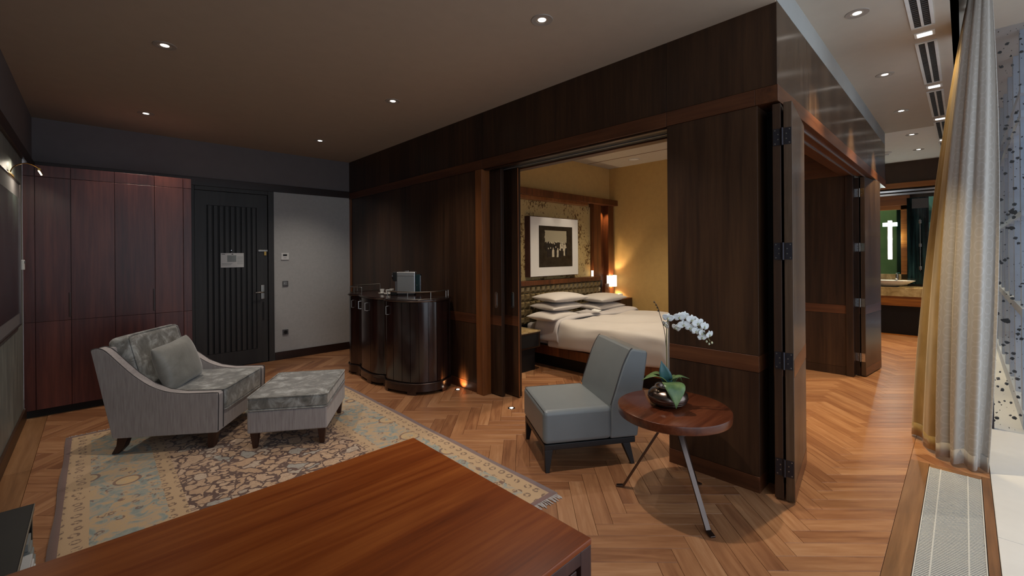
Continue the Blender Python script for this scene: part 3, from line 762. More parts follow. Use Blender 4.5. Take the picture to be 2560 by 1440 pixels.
# ---- armchair
def armchair():
    t = thing('armchair', 'low sloping-arm armchair in grey striped fabric with velvet cushions', 'armchair', (.625, 4.597, .011), R(-35.5))
    prof = [(-.36, .125), (.365, .125), (.37, .13), (.375, .415), (.36, .432), (.25, .434), (.12, .438), (-.0, .46), (-.11, .51), (-.22, .595), (-.31, .685), (-.385, .765), (-.42, .795), (-.455, .808), (-.495, .80), (-.50, .785)]
    for s in (-1, 1):
        y0, y1 = (-.43, -.345) if s < 0 else (.345, .43)
        a = MB().prism(prof, y0, y1, 'xz').build('arm', 'strie', t, .012, 3)
        for y in (y0+.004, y1-.004):
            MB().tube(spline([(px+(.002 if i < 4 else 0), y, pz+(.002 if i > 2 else 0)) for i, (px, pz) in enumerate([(.371, .14), (.374, .3)]+prof[3:])], 3), .0035, 6).build('piping', 'piping', a, smooth=True)
    MB().prism([(-.34, .125), (-.27, .125), (-.40, .80), (-.48, .80)], -.345, .345, 'xz').build('back', 'strie', t, .01, 3)
    bx('front_rail', 'strie', t, .31, .37, -.345, .345, .125, .30, .008, 3)
    bx('seat_deck', 'strie', t, -.30, .31, -.345, .345, .125, .26, .005)
    sc = MB().box(-.27, .385, -.34, .34, .262, .445).build('seat_cushion', 'velvet', t, .035, 5)
    loop = [(-.27, -.335), (.405, -.335), (.405, .335), (-.27, .335)]
    for z in (.436, .272):
        MB().tube([(-.2, -.338, z), (.355, -.338, z), (.378, -.325, z), (.3835, -.30, z), (.3835, .30, z), (.378, .325, z), (.355, .338, z), (-.2, .338, z)], .005, 6).build('piping', 'velvet', sc, smooth=True)
    Tb = Matrix.Translation((-.27, 0, .43)) @ Matrix.Rotation(R(-15), 4, 'Y')
    bc = MB()
    bc.box(-.10, .075, -.325, .305, 0, .46)
    b = bc.build('back_cushion', 'velvet', t, .05, 6); b.matrix_local = Tb
    MB().tube(spline([(.066, -.312, .03), (.068, -.313, .39), (.064, -.30, .432), (.062, -.27, .446), (.062, 0, .449), (.062, .25, .446), (.064, .28, .432), (.068, .293, .39), (.066, .292, .03)], 4), .005, 6).build('piping', 'velvet', b, smooth=True)
    for s in (-1, 1):
        y = s*.375
        MB().prism([(.285, 0), (.325, 0), (.355, .126), (.285, .126)], y-.03, y+.03, 'xz').build('leg', 'leg_brown', t, .003)
        MB().prism([(-.385, 0), (-.34, 0), (-.30, .045), (-.272, .126), (-.345, .126), (-.352, .06)], y-.03, y+.03, 'xz').build('leg', 'leg_brown', t, .003)
    return t
ac = armchair()
tp = thing('throw_pillow', 'plain silvery lumbar cushion leaning on the armchair back', 'pillow', (.0, 0, 0))
m = cushion(MB(), .50, .39, .17, n=16).build('pillow', 'velvet_pillow', tp, smooth=True, sub=1)
# place it on the seat in the armchair frame
am = Matrix.Translation((.625, 4.597, .011)) @ Matrix.Rotation(R(-35.5), 4, 'Z')
tp.matrix_world = am @ Matrix.Translation((-.075, -.125, .445+.172)) @ Matrix.Rotation(R(90), 4, 'Z') @ Matrix.Rotation(R(72), 4, 'X') @ Matrix.Rotation(R(4), 4, 'Z')
# ---- ottoman
ot = thing('ottoman', 'square footstool in grey striped fabric with a velvet cushion top', 'ottoman', (1.278, 3.985, .011), R(-33))
hw, hd_ = .29, .375
bx('base', 'strie', ot, -hw, hw, -hd_, hd_, .125, .295, .012, 3)
oc = MB().box(-hw-.003, hw+.003, -hd_-.003, hd_+.003, .296, .405).build('cushion', 'velvet', ot, .03, 5)
for z in (.398, .302):
    a, b = hw+.002, hd_+.002; e = .02
    MB().tube([(-a+e, -b, z), (a-e, -b, z), (a, -b+e, z), (a, b-e, z), (a-e, b, z), (-a+e, b, z), (-a, b-e, z), (-a, -b+e, z), (-a+e, -b, z)], .005, 6).build('piping', 'velvet', oc, smooth=True)
for sx in (-1, 1):
    for sy in (-1, 1):
        x0, y0 = sx*(hw-.045), sy*(hd_-.045)
        MB().add([(x0+a*.016, y0+b*.016, 0) for a, b in ((-1, -1), (1, -1), (1, 1), (-1, 1))]+[(x0+a*.03, y0+b*.03, .126) for a, b in ((-1, -1), (1, -1), (1, 1), (-1, 1))],
                 [(3, 2, 1, 0), (4, 5, 6, 7), (0, 1, 5, 4), (1, 2, 6, 5), (2, 3, 7, 6), (3, 0, 4, 7)]).build('leg', 'leg_brown', ot, .003)
# ---- slipper chair
ch = thing('slipper_chair', 'armless grey leather slipper chair on black legs beside the round table', 'chair', (2.655, 2.07, 0), R(180-32.2))
# local +X is where the sitter faces; front legs at x = +.317
def rbox(name, mat, parent, lo, hi, top_in=0, bev=.03, seg=5):
    (x0, y0, z0), (x1, y1, z1) = lo, hi
    return MB().box(x0, x1, y0, y1, z0, z1).build(name, mat, parent, bev, seg)
rbox('seat', 'leather', ch, (-.16, -.30, .19), (.345, .30, .425), bev=.035)
bkp = [(-.36, .19), (-.145, .19), (-.155, .44), (-.245, .70), (-.30, .81), (-.32, .822), (-.43, .80), (-.445, .785), (-.40, .5)]
bk = MB().prism(bkp, -.295, .295, 'xz').build('backrest', 'leather', ch, .018, 4)
for y in (-.288, .288): MB().tube(spline([(-.153, y, .43), (-.245, y, .70), (-.302, y, .808), (-.323, y, .823)], 4), .003, 6).build('seam', 'piping', bk, smooth=True)
sm = ch.children[0]
MB().tube([(.335, -.29, .418), (.335, .29, .418)], .0025, 6).build('seam', 'piping', sm, smooth=True)
MB().tube([(-.15, -.294, .418), (.335, -.294, .418)], .0025, 6).build('seam', 'piping', sm, smooth=True)
bx('base_frame', 'black_wood', ch, -.34, .335, -.29, .29, .15, .19, .004)
for sx in (-1, 1):
    for sy in (-1, 1):
        bxx = .317 if sx > 0 else -.317; tx = .305 if sx > 0 else -.27; yy = sy*.268; yb = sy*.283
        MB().add([(bxx+a*.014, yb+b*.014, 0) for a, b in ((-1, -1), (1, -1), (1, 1), (-1, 1))]+[(tx+a*.03, yy+b*.022, .152) for a, b in ((-1, -1), (1, -1), (1, 1), (-1, 1))],
                 [(3, 2, 1, 0), (4, 5, 6, 7), (0, 1, 5, 4), (1, 2, 6, 5), (2, 3, 7, 6), (3, 0, 4, 7)]).build('leg', 'black_wood', ch, .003)
# ---- round side table
tb = thing('side_table', 'round mahogany side table on three slanting steel legs', 'side table', (2.565, 1.25, 0))
MB().lathe([(0, .505), (.318, .505), (.328, .512), (.332, .55), (.330, .559), (.325, .562), (0, .562)], 64, cap=False).build('tabletop', 'table', tb, smooth=True)
MB().lathe([(0, .488), (.07, .488), (.07, .505), (0, .505)], 24, cap=False).build('mount', 'bronze', tb)
for fx, fy in ((2.43, 1.56), (2.345, .933), (2.826, 1.203)):
    dx, dy = fx-2.565, fy-1.25; l = math.hypot(dx, dy); ux, uy = dx/l, dy/l
    q = MB(); P = [(-ux*.03, -uy*.03, .492), (ux*.045, uy*.045, .462), (dx-ux*.035, dy-uy*.035, .012), (dx+ux*.01, dy+uy*.01, .004)]
    q.bar(P[0], P[1], .03, .012); q.bar(P[1], P[2], .03, .012); q.bar(P[2], P[3], .03, .008)
    q.build('leg', 'bronze', tb, .002)
# ---- orchid in a metal bowl
orc = thing('potted_orchid', 'white orchid in a round pewter bowl on the round table', 'plant', (2.552, 1.277, .562))
MB().lathe([(0, .0), (.05, .0), (.078, .006), (.105, .026), (.118, .052), (.116, .075), (.098, .097), (.068, .108), (.07, .116), (.077, .121), (.066, .119), (.058, .105), (.056, .09), (0, .09)], 40, cap=False).build('bowl', 'pot_metal', orc, smooth=True)
for zz, r in ((.026, .1055), (.04, .1135), (.053, .1185)):
    MB().tube([(r*math.cos(a*PI/20), r*math.sin(a*PI/20), zz) for a in range(41)], .0016, 5, cap=False).build('groove_ring', 'bronze', orc, smooth=True)
camr = Vector((st_, -ct, 0)); camf = Vector((ct, st_, 0))
def loc_(r, f, z): return tuple(camr*r+camf*f+Vector((0, 0, z)))
def leaf(name, mat, base, tip, width, sag, fold=.25):
    b, t = Vector(base), Vector(tip); n = 10; ax = (t-b); side = ax.cross(Vector((0, 0, 1))); side = side.normalized() if side.length > .01 else Vector(camr)
    if abs(ax.normalized().z) > .8: side = Vector(camr)
    nrm = side.cross(ax).normalized()
    mb = MB()
    def fn(u, v):
        wv = width*(math.sin(PI*min(1, v*.92+.08))**.7)*(1-v**6)
        p = b+ax*v+nrm*(sag*math.sin(PI*v))
        return p+side*((u-.5)*wv)+nrm*(abs(u-.5)*2*fold*wv*.5)
    mb.grid(fn, 4, n); return mb.build(name, mat, orc, smooth=True, solid=.002)
leaf('leaf', 'leaf', loc_(0, -.02, .12), loc_(-.17, -.03, .165), .075, .045)
leaf('leaf', 'leaf', loc_(0, 0, .135), loc_(-.13, .03, .17), .065, .04)
leaf('leaf', 'leaf_blue', loc_(.0, .0, .12), loc_(-.05, -.03, .285), .075, .012)
leaf('leaf', 'leaf', loc_(.0, -.03, .16), loc_(.115, -.05, .178), .05, .018)
leaf('leaf', 'leaf', loc_(.02, -.01, .13), loc_(.10, .02, .14), .055, .04)
leaf('leaf', 'leaf', loc_(-.02, -.03, .15), loc_(-.012, -.17, .035), .125, .075, .25)
for r in (-.06, .05): MB().tube([tuple(Vector(loc_(r, -.02, .13))+camr*(.025*math.cos(a*PI/8))+Vector((0, 0, .018*math.sin(a*PI/8)))) for a in range(17)], .003, 5, cap=False).build('aerial_root', 'stake', orc, smooth=True)
MB().tube(spline([loc_(.0, 0, .1), loc_(-.005, 0, .3), loc_(-.003, 0, .48), loc_(.012, 0, .545), loc_(.045, -.005, .553), loc_(.10, -.02, .54), loc_(.17, -.03, .50), loc_(.225, -.03, .44), loc_(.25, -.03, .40)], 6), .0035, 7).build('stem', 'stem', orc, smooth=True)
MB().tube([loc_(.008, .004, .1), loc_(.010, .004, .56)], .004, 8).build('support_stake', 'stake', orc, smooth=True)
MB().tube(spline([loc_(-.004, 0, .33), loc_(-.02, 0, .47), loc_(-.045, 0, .56), loc_(-.055, 0, .60), loc_(-.082, 0, .645)], 5), .002, 5).build('twig', 'twig', orc, smooth=True)
for r, z in ((-.055, .585), (-.06, .605), (-.068, .622), (-.08, .64)):
    MB().lathe([(0, -.008), (.006, 0), (0, .008)], 8, c=loc_(r, 0, z), cap=False).build('dry_bud', 'twig', orc, smooth=True)
def flower(pos, facing, size, roll=0):
    f = Vector(facing).normalized(); up = Vector((0, 0, 1)); a = f.cross(up).normalized(); u2 = a.cross(f)
    root = None; p0 = Vector(pos)
    def petal(ang, ln, wd, cup):
        d = a*math.cos(ang)+u2*math.sin(ang); sd = f.cross(d)
        mb = MB()
        def fn(u, v):
            wv = wd*math.sin(PI*min(1, .12+v*.86))**.6
            return p0+d*(ln*v)+sd*((u-.5)*wv)+f*(cup*v*v*ln*-1+.004+abs(u-.5)*wv*.15)
        mb.grid(fn, 4, 6); return mb
    al = MB()
    for k, (an, ln, wd) in enumerate(((90, .8, .6), (215, .8, .55), (325, .8, .55), (15, 1.0, 1.05), (165, 1.0, 1.05))):
        q = petal(R(an+roll), size*ln, size*wd, .18 if k < 3 else .05); al.add(q.v, q.f)
    fl = al.build('flower', 'petal', orc, smooth=True, solid=.0012)
    cm = MB(); cm.lathe([(0, -.008), (.006, -.004), (.007, .003), (0, .01)], 10, c=tuple(p0+f*.006-u2*.004), cap=False); cm.build('flower_lip', 'petal_core', fl, smooth=True)
for r, f_, z, ang, sz, ro in ((-.002, -.02, .545, (-.3, -.9), .036, 10), (-.012, -.01, .50, (-.9, -.3), .03, 30), (.062, -.035, .55, (-.2, -.9), .038, 0), (.095, -.02, .555, (.3, -.9), .038, 15), (.085, -.04, .505, (-.1, -1), .038, -10),
                              (.13, -.045, .535, (.2, -1), .040, 5), (.045, -.03, .485, (-.8, -.6), .03, 20), (.125, -.035, .485, (0, -1), .036, 25), (.165, -.05, .515, (.3, -1), .042, -8), (.16, -.04, .465, (.1, -1), .034, 12),
                              (.195, -.035, .45, (.5, -.8), .034, 8), (.205, -.05, .495, (.4, -1), .036, 14), (.20, -.03, .425, (0, -1), .03, 0), (.236, -.05, .445, (.5, -.9), .032, -12)):
    fc = camr*ang[0]+camf*ang[1]+Vector((0, 0, -.15)); flower(loc_(r, f_, z), fc, sz, ro)
for r, z in ((.225, .40), (.24, .385), (.258, .392)): MB().lathe([(0, -.009), (.006, -.002), (.005, .005), (0, .01)], 10, c=loc_(r, -.04, z), cap=False).build('bud', 'petal_core', orc, smooth=True)
# ---- writing desk in the foreground
dk = thing('writing_desk', 'polished reddish mahogany desk in the foreground with a dark drawer front', 'desk', (.24, 1.13, 0))
x0, x1, y0, y1 = -.69, .70, -.445, .445
bx('desktop', 'desk', dk, x0, x1, y0, y1, .735, .752, .003)
bx('side_panel', 'desk_dark', dk, x1-.045, x1-.001, y0+.001, y1-.001, 0, .735, .002)
bx('side_panel', 'desk_dark', dk, x0+.001, x0+.045, y0+.001, y1-.001, 0, .735, .002)
bx('top_frame', 'desk_dark', dk, x0+.045, x1-.045, y0+.001, y1-.001, .70, .735, .002)
bx('modesty_panel', 'desk_dark', dk, x0+.045, x1-.045, y1-.04, y1-.01, .25, .70, .002)
bx('drawer_box', 'black', dk, x0+.05, x1-.05, y0+.03, y1-.05, .54, .70)
for a, b in ((x1-.053-.46, x1-.053), (x1-.053-.93, x1-.053-.47)):
    dd = bx('drawer', 'desk_dark', dk, a, b, y0+.008, y0+.03, .545, .688, .003)
    bx('pull', 'bronze', dd, (a+b)/2-.05, (a+b)/2+.05, y0-.004, y0+.008, .61, .622, .003)
# ---- low cabinet at the left edge
lc = thing('low_cabinet', 'low black open-ended cabinet against the left wall', 'cabinet', (XL+.008, 1.75, 0))
bx('top', 'black_wood', lc, 0, .295, 0, .89, .47, .50, .003)
bx('back_panel', 'black_wood', lc, 0, .02, 0, .89, .0, .47); bx('end_panel', 'black_wood', lc, .02, .29, .865, .89, 0, .47, .002); bx('end_panel', 'black_wood', lc, .02, .29, 0, .025, 0, .47, .002)
bx('shelf', 'black_wood', lc, .02, .28, .025, .865, .06, .09); bx('shelf', 'black_wood', lc, .02, .28, .025, .865, .26, .28)
bx('top_edge', 'nickel', lc, .2945, .297, 0, .89, .494, .4985)
for (a, b, c, d, h, mm, lab) in ((.10, .300, .755, .855, .40, 'grey_paper', 'grey booklet standing on the upper cabinet shelf'), (.08, .312, .60, .745, .365, 'paper', 'pale magazine pile sticking out of the upper cabinet shelf')):
    mg = thing('magazine', lab, 'magazine', tuple(lc.location))
    for k in range(4): bx('booklet', mm, mg, a, b-.004*k, c, d, .2805+k*(h-.2805)/4, .2795+(k+1)*(h-.2805)/4, .002)
bxo = thing('black_tray', 'flat black tray on top of the low cabinet', 'tray', (XL+.03, 1.93, .50)); bx('base', 'black', bxo, 0, .19, -.1, .21, 0.001, .012, .003); bx('rim', 'black', bxo, .185, .19, -.1, .21, .012, .02); bx('rim', 'black', bxo, 0, .19, .205, .21, .012, .02)
# ---- framed art and picture light on the left wall
la = thing('framed_art', 'large framed misty photograph on the left plaster wall', 'picture', (XL, 5.08, 1.54))
yw, zh = .62, .615
bx('print', 'left_art', la, .004, .012, -yw+.03, yw-.03, -zh+.11, zh-.13); bx('mat_board', 'wall_upper', la, .002, .010, -yw+.01, yw-.01, -zh+.01, zh-.01)
for a, b, c, d in ((-yw, yw, zh-.009, zh), (-yw, yw, -zh, -zh+.009)): bx('frame', 'bronze', la, 0, .02, a, b, c, d, .002)
for a, b in ((-yw, -yw+.009), (yw-.009, yw)): bx('frame', 'bronze', la, 0, .02, a, b, -zh, zh, .002)
pl_ = thing('picture_light', 'thin brass picture light arching over the framed art', 'picture light', (XL, 5.13, 2.15))
bx('bracket', 'brass', pl_, 0, .02, -.16, .16, -.005, .02, .003)
MB().tube(spline([(.01, 0, .01), (.03, .03, .075), (.09, .1, .12), (.15, .16, .10), (.165, .17, .07)], 6), .004, 7).build('arm', 'brass', pl_, smooth=True)
MB().tube([(.165, .02, .07), (.165, .32, .07)], .009, 10).build('lamp_tube', 'brass', pl_, smooth=True)
MB().tube([(.161, .05, .061), (.161, .29, .061)], .006, 8).build('lens', 'lamp_small', pl_, smooth=True)
lo = light('lamp', 'AREA', (.155, .17, .05), 1.6, (1, .9, .72), pl_, shape='RECTANGLE', size=.26, size_y=.02); lo.rotation_euler = (0, R(35), R(90)); lo.rotation_euler = Matrix.Rotation(R(35), 3, 'Y').to_euler()
th = thing('wall_thermostat', 'small white thermostat on the left wall next to the picture', 'thermostat', (XL, 5.88, 1.40)); bx('body', 'white', th, 0, .025, -.04, .04, 0, .09, .004); bx('dial', 'grey_plastic', th, .025, .03, -.03, .03, .06, .08)
# ---- wall plates beside the entrance door
def plate(name, label, cat, x, z, w, h, mat, face):
    t = thing(name, label, cat, (x, YB, z)); bx('plate', mat, t, -w/2, w/2, -.012, 0, -h/2, h/2, .003); face(t); return t
plate('room_controller', 'white room control panel with a small dark display on the grey wall', 'control panel', 2.006, 1.505, .105, .10, 'white', lambda t: (bx('display', 'black', t, -.027, .027, -.0135, -.011, .005, .032), bx('button_row', 'grey_plastic', t, -.02, .02, -.0135, -.011, -.025, -.02)))
plate('light_switch', 'dark square light switch below the room control panel', 'light switch', 2.009, 1.105, .078, .078, 'grey_plastic', lambda t: (bx('rocker', 'nickel', t, -.028, .028, -.016, -.011, -.028, .028, .002), bx('indicator', 'white', t, -.02, -.012, -.0175, -.0155, .0, .008)))
plate('wall_socket', 'dark square power socket low on the grey wall', 'socket', 2.006, .393, .078, .078, 'grey_plastic', lambda t: (MB().lathe([(0, -.0), (.024, 0), (.026, .004), (0, .004)], 20, mat=Matrix.Translation((0, -.012, 0)) @ Matrix.Rotation(R(90), 4, 'X'), cap=False).build('outlet', 'black', t)))

# ---- serpentine bar cabinet
bar = thing('bar_cabinet', 'serpentine dark lacquered bar cabinet with metal gallery rails', 'cabinet', (2.98, 4.85, 0))
bar.scale = (1, 1, 1.016)
ctrl = [(-.03, .84), (-.30, .84), (-.50, .80), (-.60, .70), (-.635, .57), (-.592, .42), (-.63, .26), (-.65, .0), (-.63, -.14), (-.575, -.235), (-.64, -.38), (-.59, -.62), (-.48, -.79), (-.30, -.86), (-.12, -.80), (-.03, -.72)]
cur = [(p.x, p.y) for p in spline([(a, b, 0) for a, b in ctrl], 6)]
def offs(poly, d):
    out = []; n = len(poly)
    for i in range(n):
        a = Vector(poly[max(i-1, 0)]); b = Vector(poly[min(i+1, n-1)]); t = (b-a).normalized(); out.append((poly[i][0]+t.y*d, poly[i][1]-t.x*d))
    return out
sgn = 1
test = offs(cur, .01); sgn = 1 if test[len(test)//2][0] < cur[len(cur)//2][0] else -1
def off(d): return offs(cur, sgn*d)
def closed(c): return c+[(-.015, c[-1][1]), (-.015, c[0][1])]
MB().prism(closed(off(-.012)), .10, .985, 'xy').build('carcass', 'bar', bar)
# curved doors and staves
outer, inner_ = off(0), off(-.011)
def skin(name, i0, i1, z0, z1, gap=.003):
    mb = MB(); o_, n_ = outer[i0:i1+1], inner_[i0:i1+1]; k = len(o_)
    o_ = [Vector(p) for p in o_]; n_ = [Vector(p) for p in n_]
    for arr in (o_, n_):
        arr[0] = arr[0]+(arr[1]-arr[0]).normalized()*gap; arr[-1] = arr[-1]+(arr[-2]-arr[-1]).normalized()*gap
    ring = o_+n_[::-1]
    mb.prism([(p.x, p.y) for p in ring], z0, z1, 'xy'); return mb.build(name, 'bar', bar, smooth=True)
cuts = [0, 6, 12, 18, 24, 30, 42, 54, 60, 63, 66, 69, 72, 75, 78, 81, 84, 87, 90]
for a, b in zip(cuts[:-1], cuts[1:]): skin('door' if b-a >= 12 else 'stave', a, b, .135, .975)
pl = MB(); base = off(.012)
pl.prism(closed(base), .035, .11, 'xy'); pl.build('plinth', 'bar', bar, smooth=True)
n = len(base)
for i0 in (2, 16, 28, 40, 52, 58, 68, 80, 88):
    seg = base[i0:min(i0+4, n)]; ins = off(-.03)[i0:min(i0+4, n)]
    if len(seg) > 1: MB().prism(seg+ins[::-1], 0, .036, 'xy').build('foot', 'bar', bar)
MB().tube([(x, y, .118) for x, y in off(.012)], .006, 6).build('base_moulding', 'bronze', bar, smooth=True)
MB().prism(closed(off(.012)), .985, 1.005, 'xy').build('top', 'bar', bar, .003)
MB().tube([(x, y, .99) for x, y in off(.013)], .007, 6).build('top_rim', 'bronze', bar, smooth=True)
def gallery(i0, i1, z=1.09):
    c = off(-.012)[i0:i1]
    g = MB().tube([(x, y, z) for x, y in c], .006, 7).build('gallery_rail', 'nickel', bar, smooth=True)
    MB().tube([(x, y, 1.012) for x, y in c], .005, 6).build('lower_rail', 'nickel', g, smooth=True)
    for k in range(0, len(c), 8): MB().tube([(c[k][0], c[k][1], 1.005), (c[k][0], c[k][1], z)], .005, 6).build('baluster', 'nickel', g, smooth=True)
    x, y = c[-1]; MB().tube([(x, y, 1.005), (x, y, z)], .005, 6).build('baluster', 'nickel', g, smooth=True)
gallery(2, 34); gallery(60, 90)
bk_ = [(-.02, -.72), (-.02, .84)]
for idx, s in ((34, 0), (40, 0), (61, 0), (26, 0)):
    x, y = off(.0)[idx]; x2, y2 = off(.03)[idx]
    MB().tube([(x, y, .93), (x2, y2, .925), (x2, y2, .84), (x, y, .835)], .0045, 7).build('door_handle', 'alum', bar, smooth=True)
# ---- coffee machine and cups
cm = thing('coffee_machine', 'silver capsule coffee machine with black front on the bar cabinet', 'coffee machine', (2.74, 4.72, 1.022), R(-43.8))
cm.scale = (1.0, 1.0, 1.26)
bx('body', 'alum', cm, -.11, .115, -.055, .055, .012, .225, .012, 3)
bx('side_panel', 'alum', cm, -.10, .105, -.058, -.054, .02, .19, .002); bx('panel_line', 'gunmetal', cm, -.10, .105, -.0595, -.0575, .185, .189)
bx('front_head', 'black', cm, -.16, -.11, -.045, .045, .135, .225, .008); bx('front_column', 'grey_plastic', cm, -.13, -.11, -.04, .04, .03, .135)
MB().lathe([(0, 0), (.030, 0), (.034, .006), (.030, .012), (0, .012)], 24, mat=Matrix.Translation((-.16, -.012, .185)) @ Matrix.Rotation(R(-90), 4, 'Y'), cap=False).build('dial', 'chrome', cm, smooth=True)
bx('lever', 'chrome', cm, -.02, .03, -.012, .012, .222, .236, .004); bx('drip_tray', 'black', cm, -.19, -.11, -.045, .045, 0, .04, .006); bx('drip_grid', 'chrome', cm, -.185, -.112, -.042, .042, .0405, .0435)
bx('feet', 'black', cm, -.10, .10, -.05, .05, 0, .013)
bx('water_tank', 'dark_glass', cm, .117, .175, -.05, .05, .02, .20, .01); bx('tank_edge', 'chrome', cm, .172, .178, -.03, .03, .02, .19, .002)
for k, (x, y, lab) in enumerate(((2.60, 5.08, 'left of the three white espresso cups on the bar cabinet'), (2.60, 4.93, 'front white espresso cup of the three on the bar cabinet'), (2.70, 5.02, 'white espresso cup closest to the coffee machine'))):
    t = thing('espresso_cup', lab, 'cup', (x, y, 1.022), 0, 'espresso cups on the bar cabinet')
    MB().lathe([(0, 0), (.02, 0), (.048, .010), (.05, .013), (.02, .006), (0, .006)], 24, cap=False).build('saucer', 'ceramic', t, smooth=True)
    MB().lathe([(0, .008), (.016, .008), (.024, .035), (.029, .062), (.0265, .062), (.021, .035), (.014, .012), (0, .012)], 24, cap=False).build('cup', 'ceramic', t, smooth=True)

# ================================================================== BEDROOM
HB = 4.37
hb = thing('headboard_wall', 'timber headboard unit with flecked panel, ledge and tufted leather', 'headboard', (0, HB, 0))
bx('canopy', 'headwood', hb, 3.75, 6.56, -.20, 0, 2.335, 2.43, .004); bx('canopy_lip', 'walnut_post', hb, 3.75, 5.75, -.16, -.02, 2.29, 2.335, .002)
for a, b in ((3.8, 4.55), (4.553, 5.55), (5.553, 5.98)): bx('flecked_panel', 'flecked', hb, a, b, -.03, 0, 1.13, 2.29, .002)
bx('column', 'headwood', hb, 5.985, 6.19, -.10, 0, 0, 2.335, .003); bx('niche_back', 'headwood', hb, 6.19, 6.38, -.03, 0, 0, 2.335); bx('column', 'headwood', hb, 6.38, 6.54, -.12, 0, 0, 2.335, .003)
bx('ledge', 'headwood', hb, 3.75, 6.13, -.15, 0, 1.065, 1.13, .004)
bx('backing', 'black', hb, 3.75, 6.19, -.11, 0, .1, 1.065)
tm = None
for r in range(5):
    for c in range(19):
        if tm is None:
            s_ = .052; tm = MB().add([(-s_, 0, -s_), (s_, 0, -s_), (s_, 0, s_), (-s_, 0, s_), (-.028, -.028, -.02), (.028, -.028, -.02), (.028, -.034, .028), (-.028, -.034, .028)], [(0, 1, 5, 4), (1, 2, 6, 5), (2, 3, 7, 6), (3, 0, 4, 7), (4, 5, 6, 7)]).build('tuft', 'tuft', hb); o = tm
        else: o = tm.copy(); C.objects.link(o)
        o.location = (4.15+c*.107, -.11, 1.01-r*.107)
light('niche_lamp', 'SPOT', (6.29, -.10, 2.32), 26, (1, .68, .35), hb, spot_size=R(70), spot_blend=.8, shadow_soft_size=.01)
for x in (4.78, 5.22): light('picture_lamp', 'SPOT', (x, -.19, 2.325), 4, (1, .86, .66), hb, spot_size=R(60), spot_blend=.7, shadow_soft_size=.01)
# ---- framed group photograph
fp = thing('framed_photograph', 'large white-matted sepia group photograph above the bed', 'picture', (4.975, HB-.03, 1.617))
bx('frame', 'purple_frame', fp, -.56, .545, -.10, 0, -.435, .435, .002); bx('mat_board', 'mat_board', fp, -.55, .535, -.104, -.099, -.428, .428)
ph = bx('photograph', 'photo', fp, -.375, .39, -.1055, -.103, -.30, .305)
random.seed(11)
for row in range(2):
    for k in range(9):
        x = -.20+k*.052+row*.026+random.uniform(-.012, .012); zb = .045-.085*row+random.uniform(-.02, .02); m = 'figure_light' if random.random() < .28 else 'figure_dark'; dy = -.0004*row
        fg = MB().prism([(x-.026, zb-.11), (x+.026, zb-.11), (x+.024, zb-.01), (x+.007, zb+.006), (x-.007, zb+.006), (x-.024, zb-.01)], -.1068+dy, -.1056, 'xz').build('printed_figure', m, fp)
        MB().prism([(x+.0095*math.cos(a*PI/6), zb+.016+.0125*math.sin(a*PI/6)) for a in range(12)], -.1072+dy, -.1056, 'xz').build('printed_head', 'figure_light', fg)
# ---- bed
bd = thing('bed', 'king bed with white linen on a dark timber base', 'bed', (5.22, 3.18, 0))
bx('plinth', 'black', bd, -.80, .80, -.9, 1.0, 0, .18)
bx('bed_frame', 'headwood', bd, -.93, .93, -1.05, 1.07, .18, .30, .006)
bx('mattress', 'sheet', bd, -.90, .90, -1.02, 1.06, .30, .56, .05, 4)
def duvet(u, v):
    # u across -1..1 incl. side drop, v from foot to head
    a = (u*2-1)*1.30; y = -1.10+v*1.72
    zt = .625+.02*math.sin(a*3+y*2)*math.cos(y*4)+.012*math.sin(a*9+y*5)
    if abs(a) <= .90: x, z = a, zt-.02*max(0, abs(a)-.8)*5
    else:
        d = abs(a)-.90; x = math.copysign(.90+.06*min(1, d*6)+.015*math.sin(y*9), a); z = zt-.02-d*.78
    if y < -1.0:
        z -= (-1.0-y)*2.6
    return (x, y, z)
dv = MB(); dv.grid(duvet, 44, 40); dv.build('duvet', 'linen', bd, smooth=True, solid=.03, sub=1)
fo = MB()
def fold(u, v):
    a = (u*2-1)*1.28; y = .40+v*.42+.05*math.sin(u*6)*(1-v)
    zt = .665+.012*math.sin(a*5+y*7)
    if abs(a) <= .90: x, z = a, zt
    else: d = abs(a)-.90; x = math.copysign(.915+.07*min(1, d*6), a); z = zt-d*.74
    return (x, y, z-(.03 if v < .02 else 0))
fo.grid(fold, 40, 12); fo.build('duvet_turnback', 'sheet', bd, smooth=True, solid=.02, sub=1)
def pillow(label, x, y, z, sx, sy, sz, tilt, yaw=0):
    t = thing('bed_pillow', label, 'pillow', (x, y, z), 0, 'white pillows on the bed')
    m = cushion(MB(), sx, sy, sz, n=14, pinch=.6).build('pillow', 'linen', t, smooth=True, sub=1)
    m.matrix_local = Matrix.Rotation(R(yaw), 4, 'Z') @ Matrix.Rotation(R(tilt), 4, 'X')
pillow('lowest pillow at the left of the bed, partly behind the sliding door', 4.52, 3.90, .67, .74, .46, .13, 2, 8)
pillow('middle pillow of the left pillow stack', 4.68, 3.96, .785, .74, .48, .12, 2, 0)
pillow('top pillow of the left pillow stack', 4.73, 3.95, .90, .76, .48, .13, 2, -2)
pillow('lower pillow of the right pillow stack, mostly hidden', 5.72, 3.96, .70, .76, .48, .12, 2, 0)
pillow('top pillow on the right side of the bed by the lamp', 5.76, 3.95, .82, .80, .48, .13, 2, 2)
tag(MB().box(-.08, .08, -.055, .055, 0, .003).build('card', 'paper', None), 'small white card lying on the bed between the pillows', 'card')
bpy.data.objects['card'].matrix_world = Matrix.Translation((5.12, 3.62, .705)) @ Matrix.Rotation(R(20), 4, 'Z') @ Matrix.Rotation(R(8), 4, 'X')
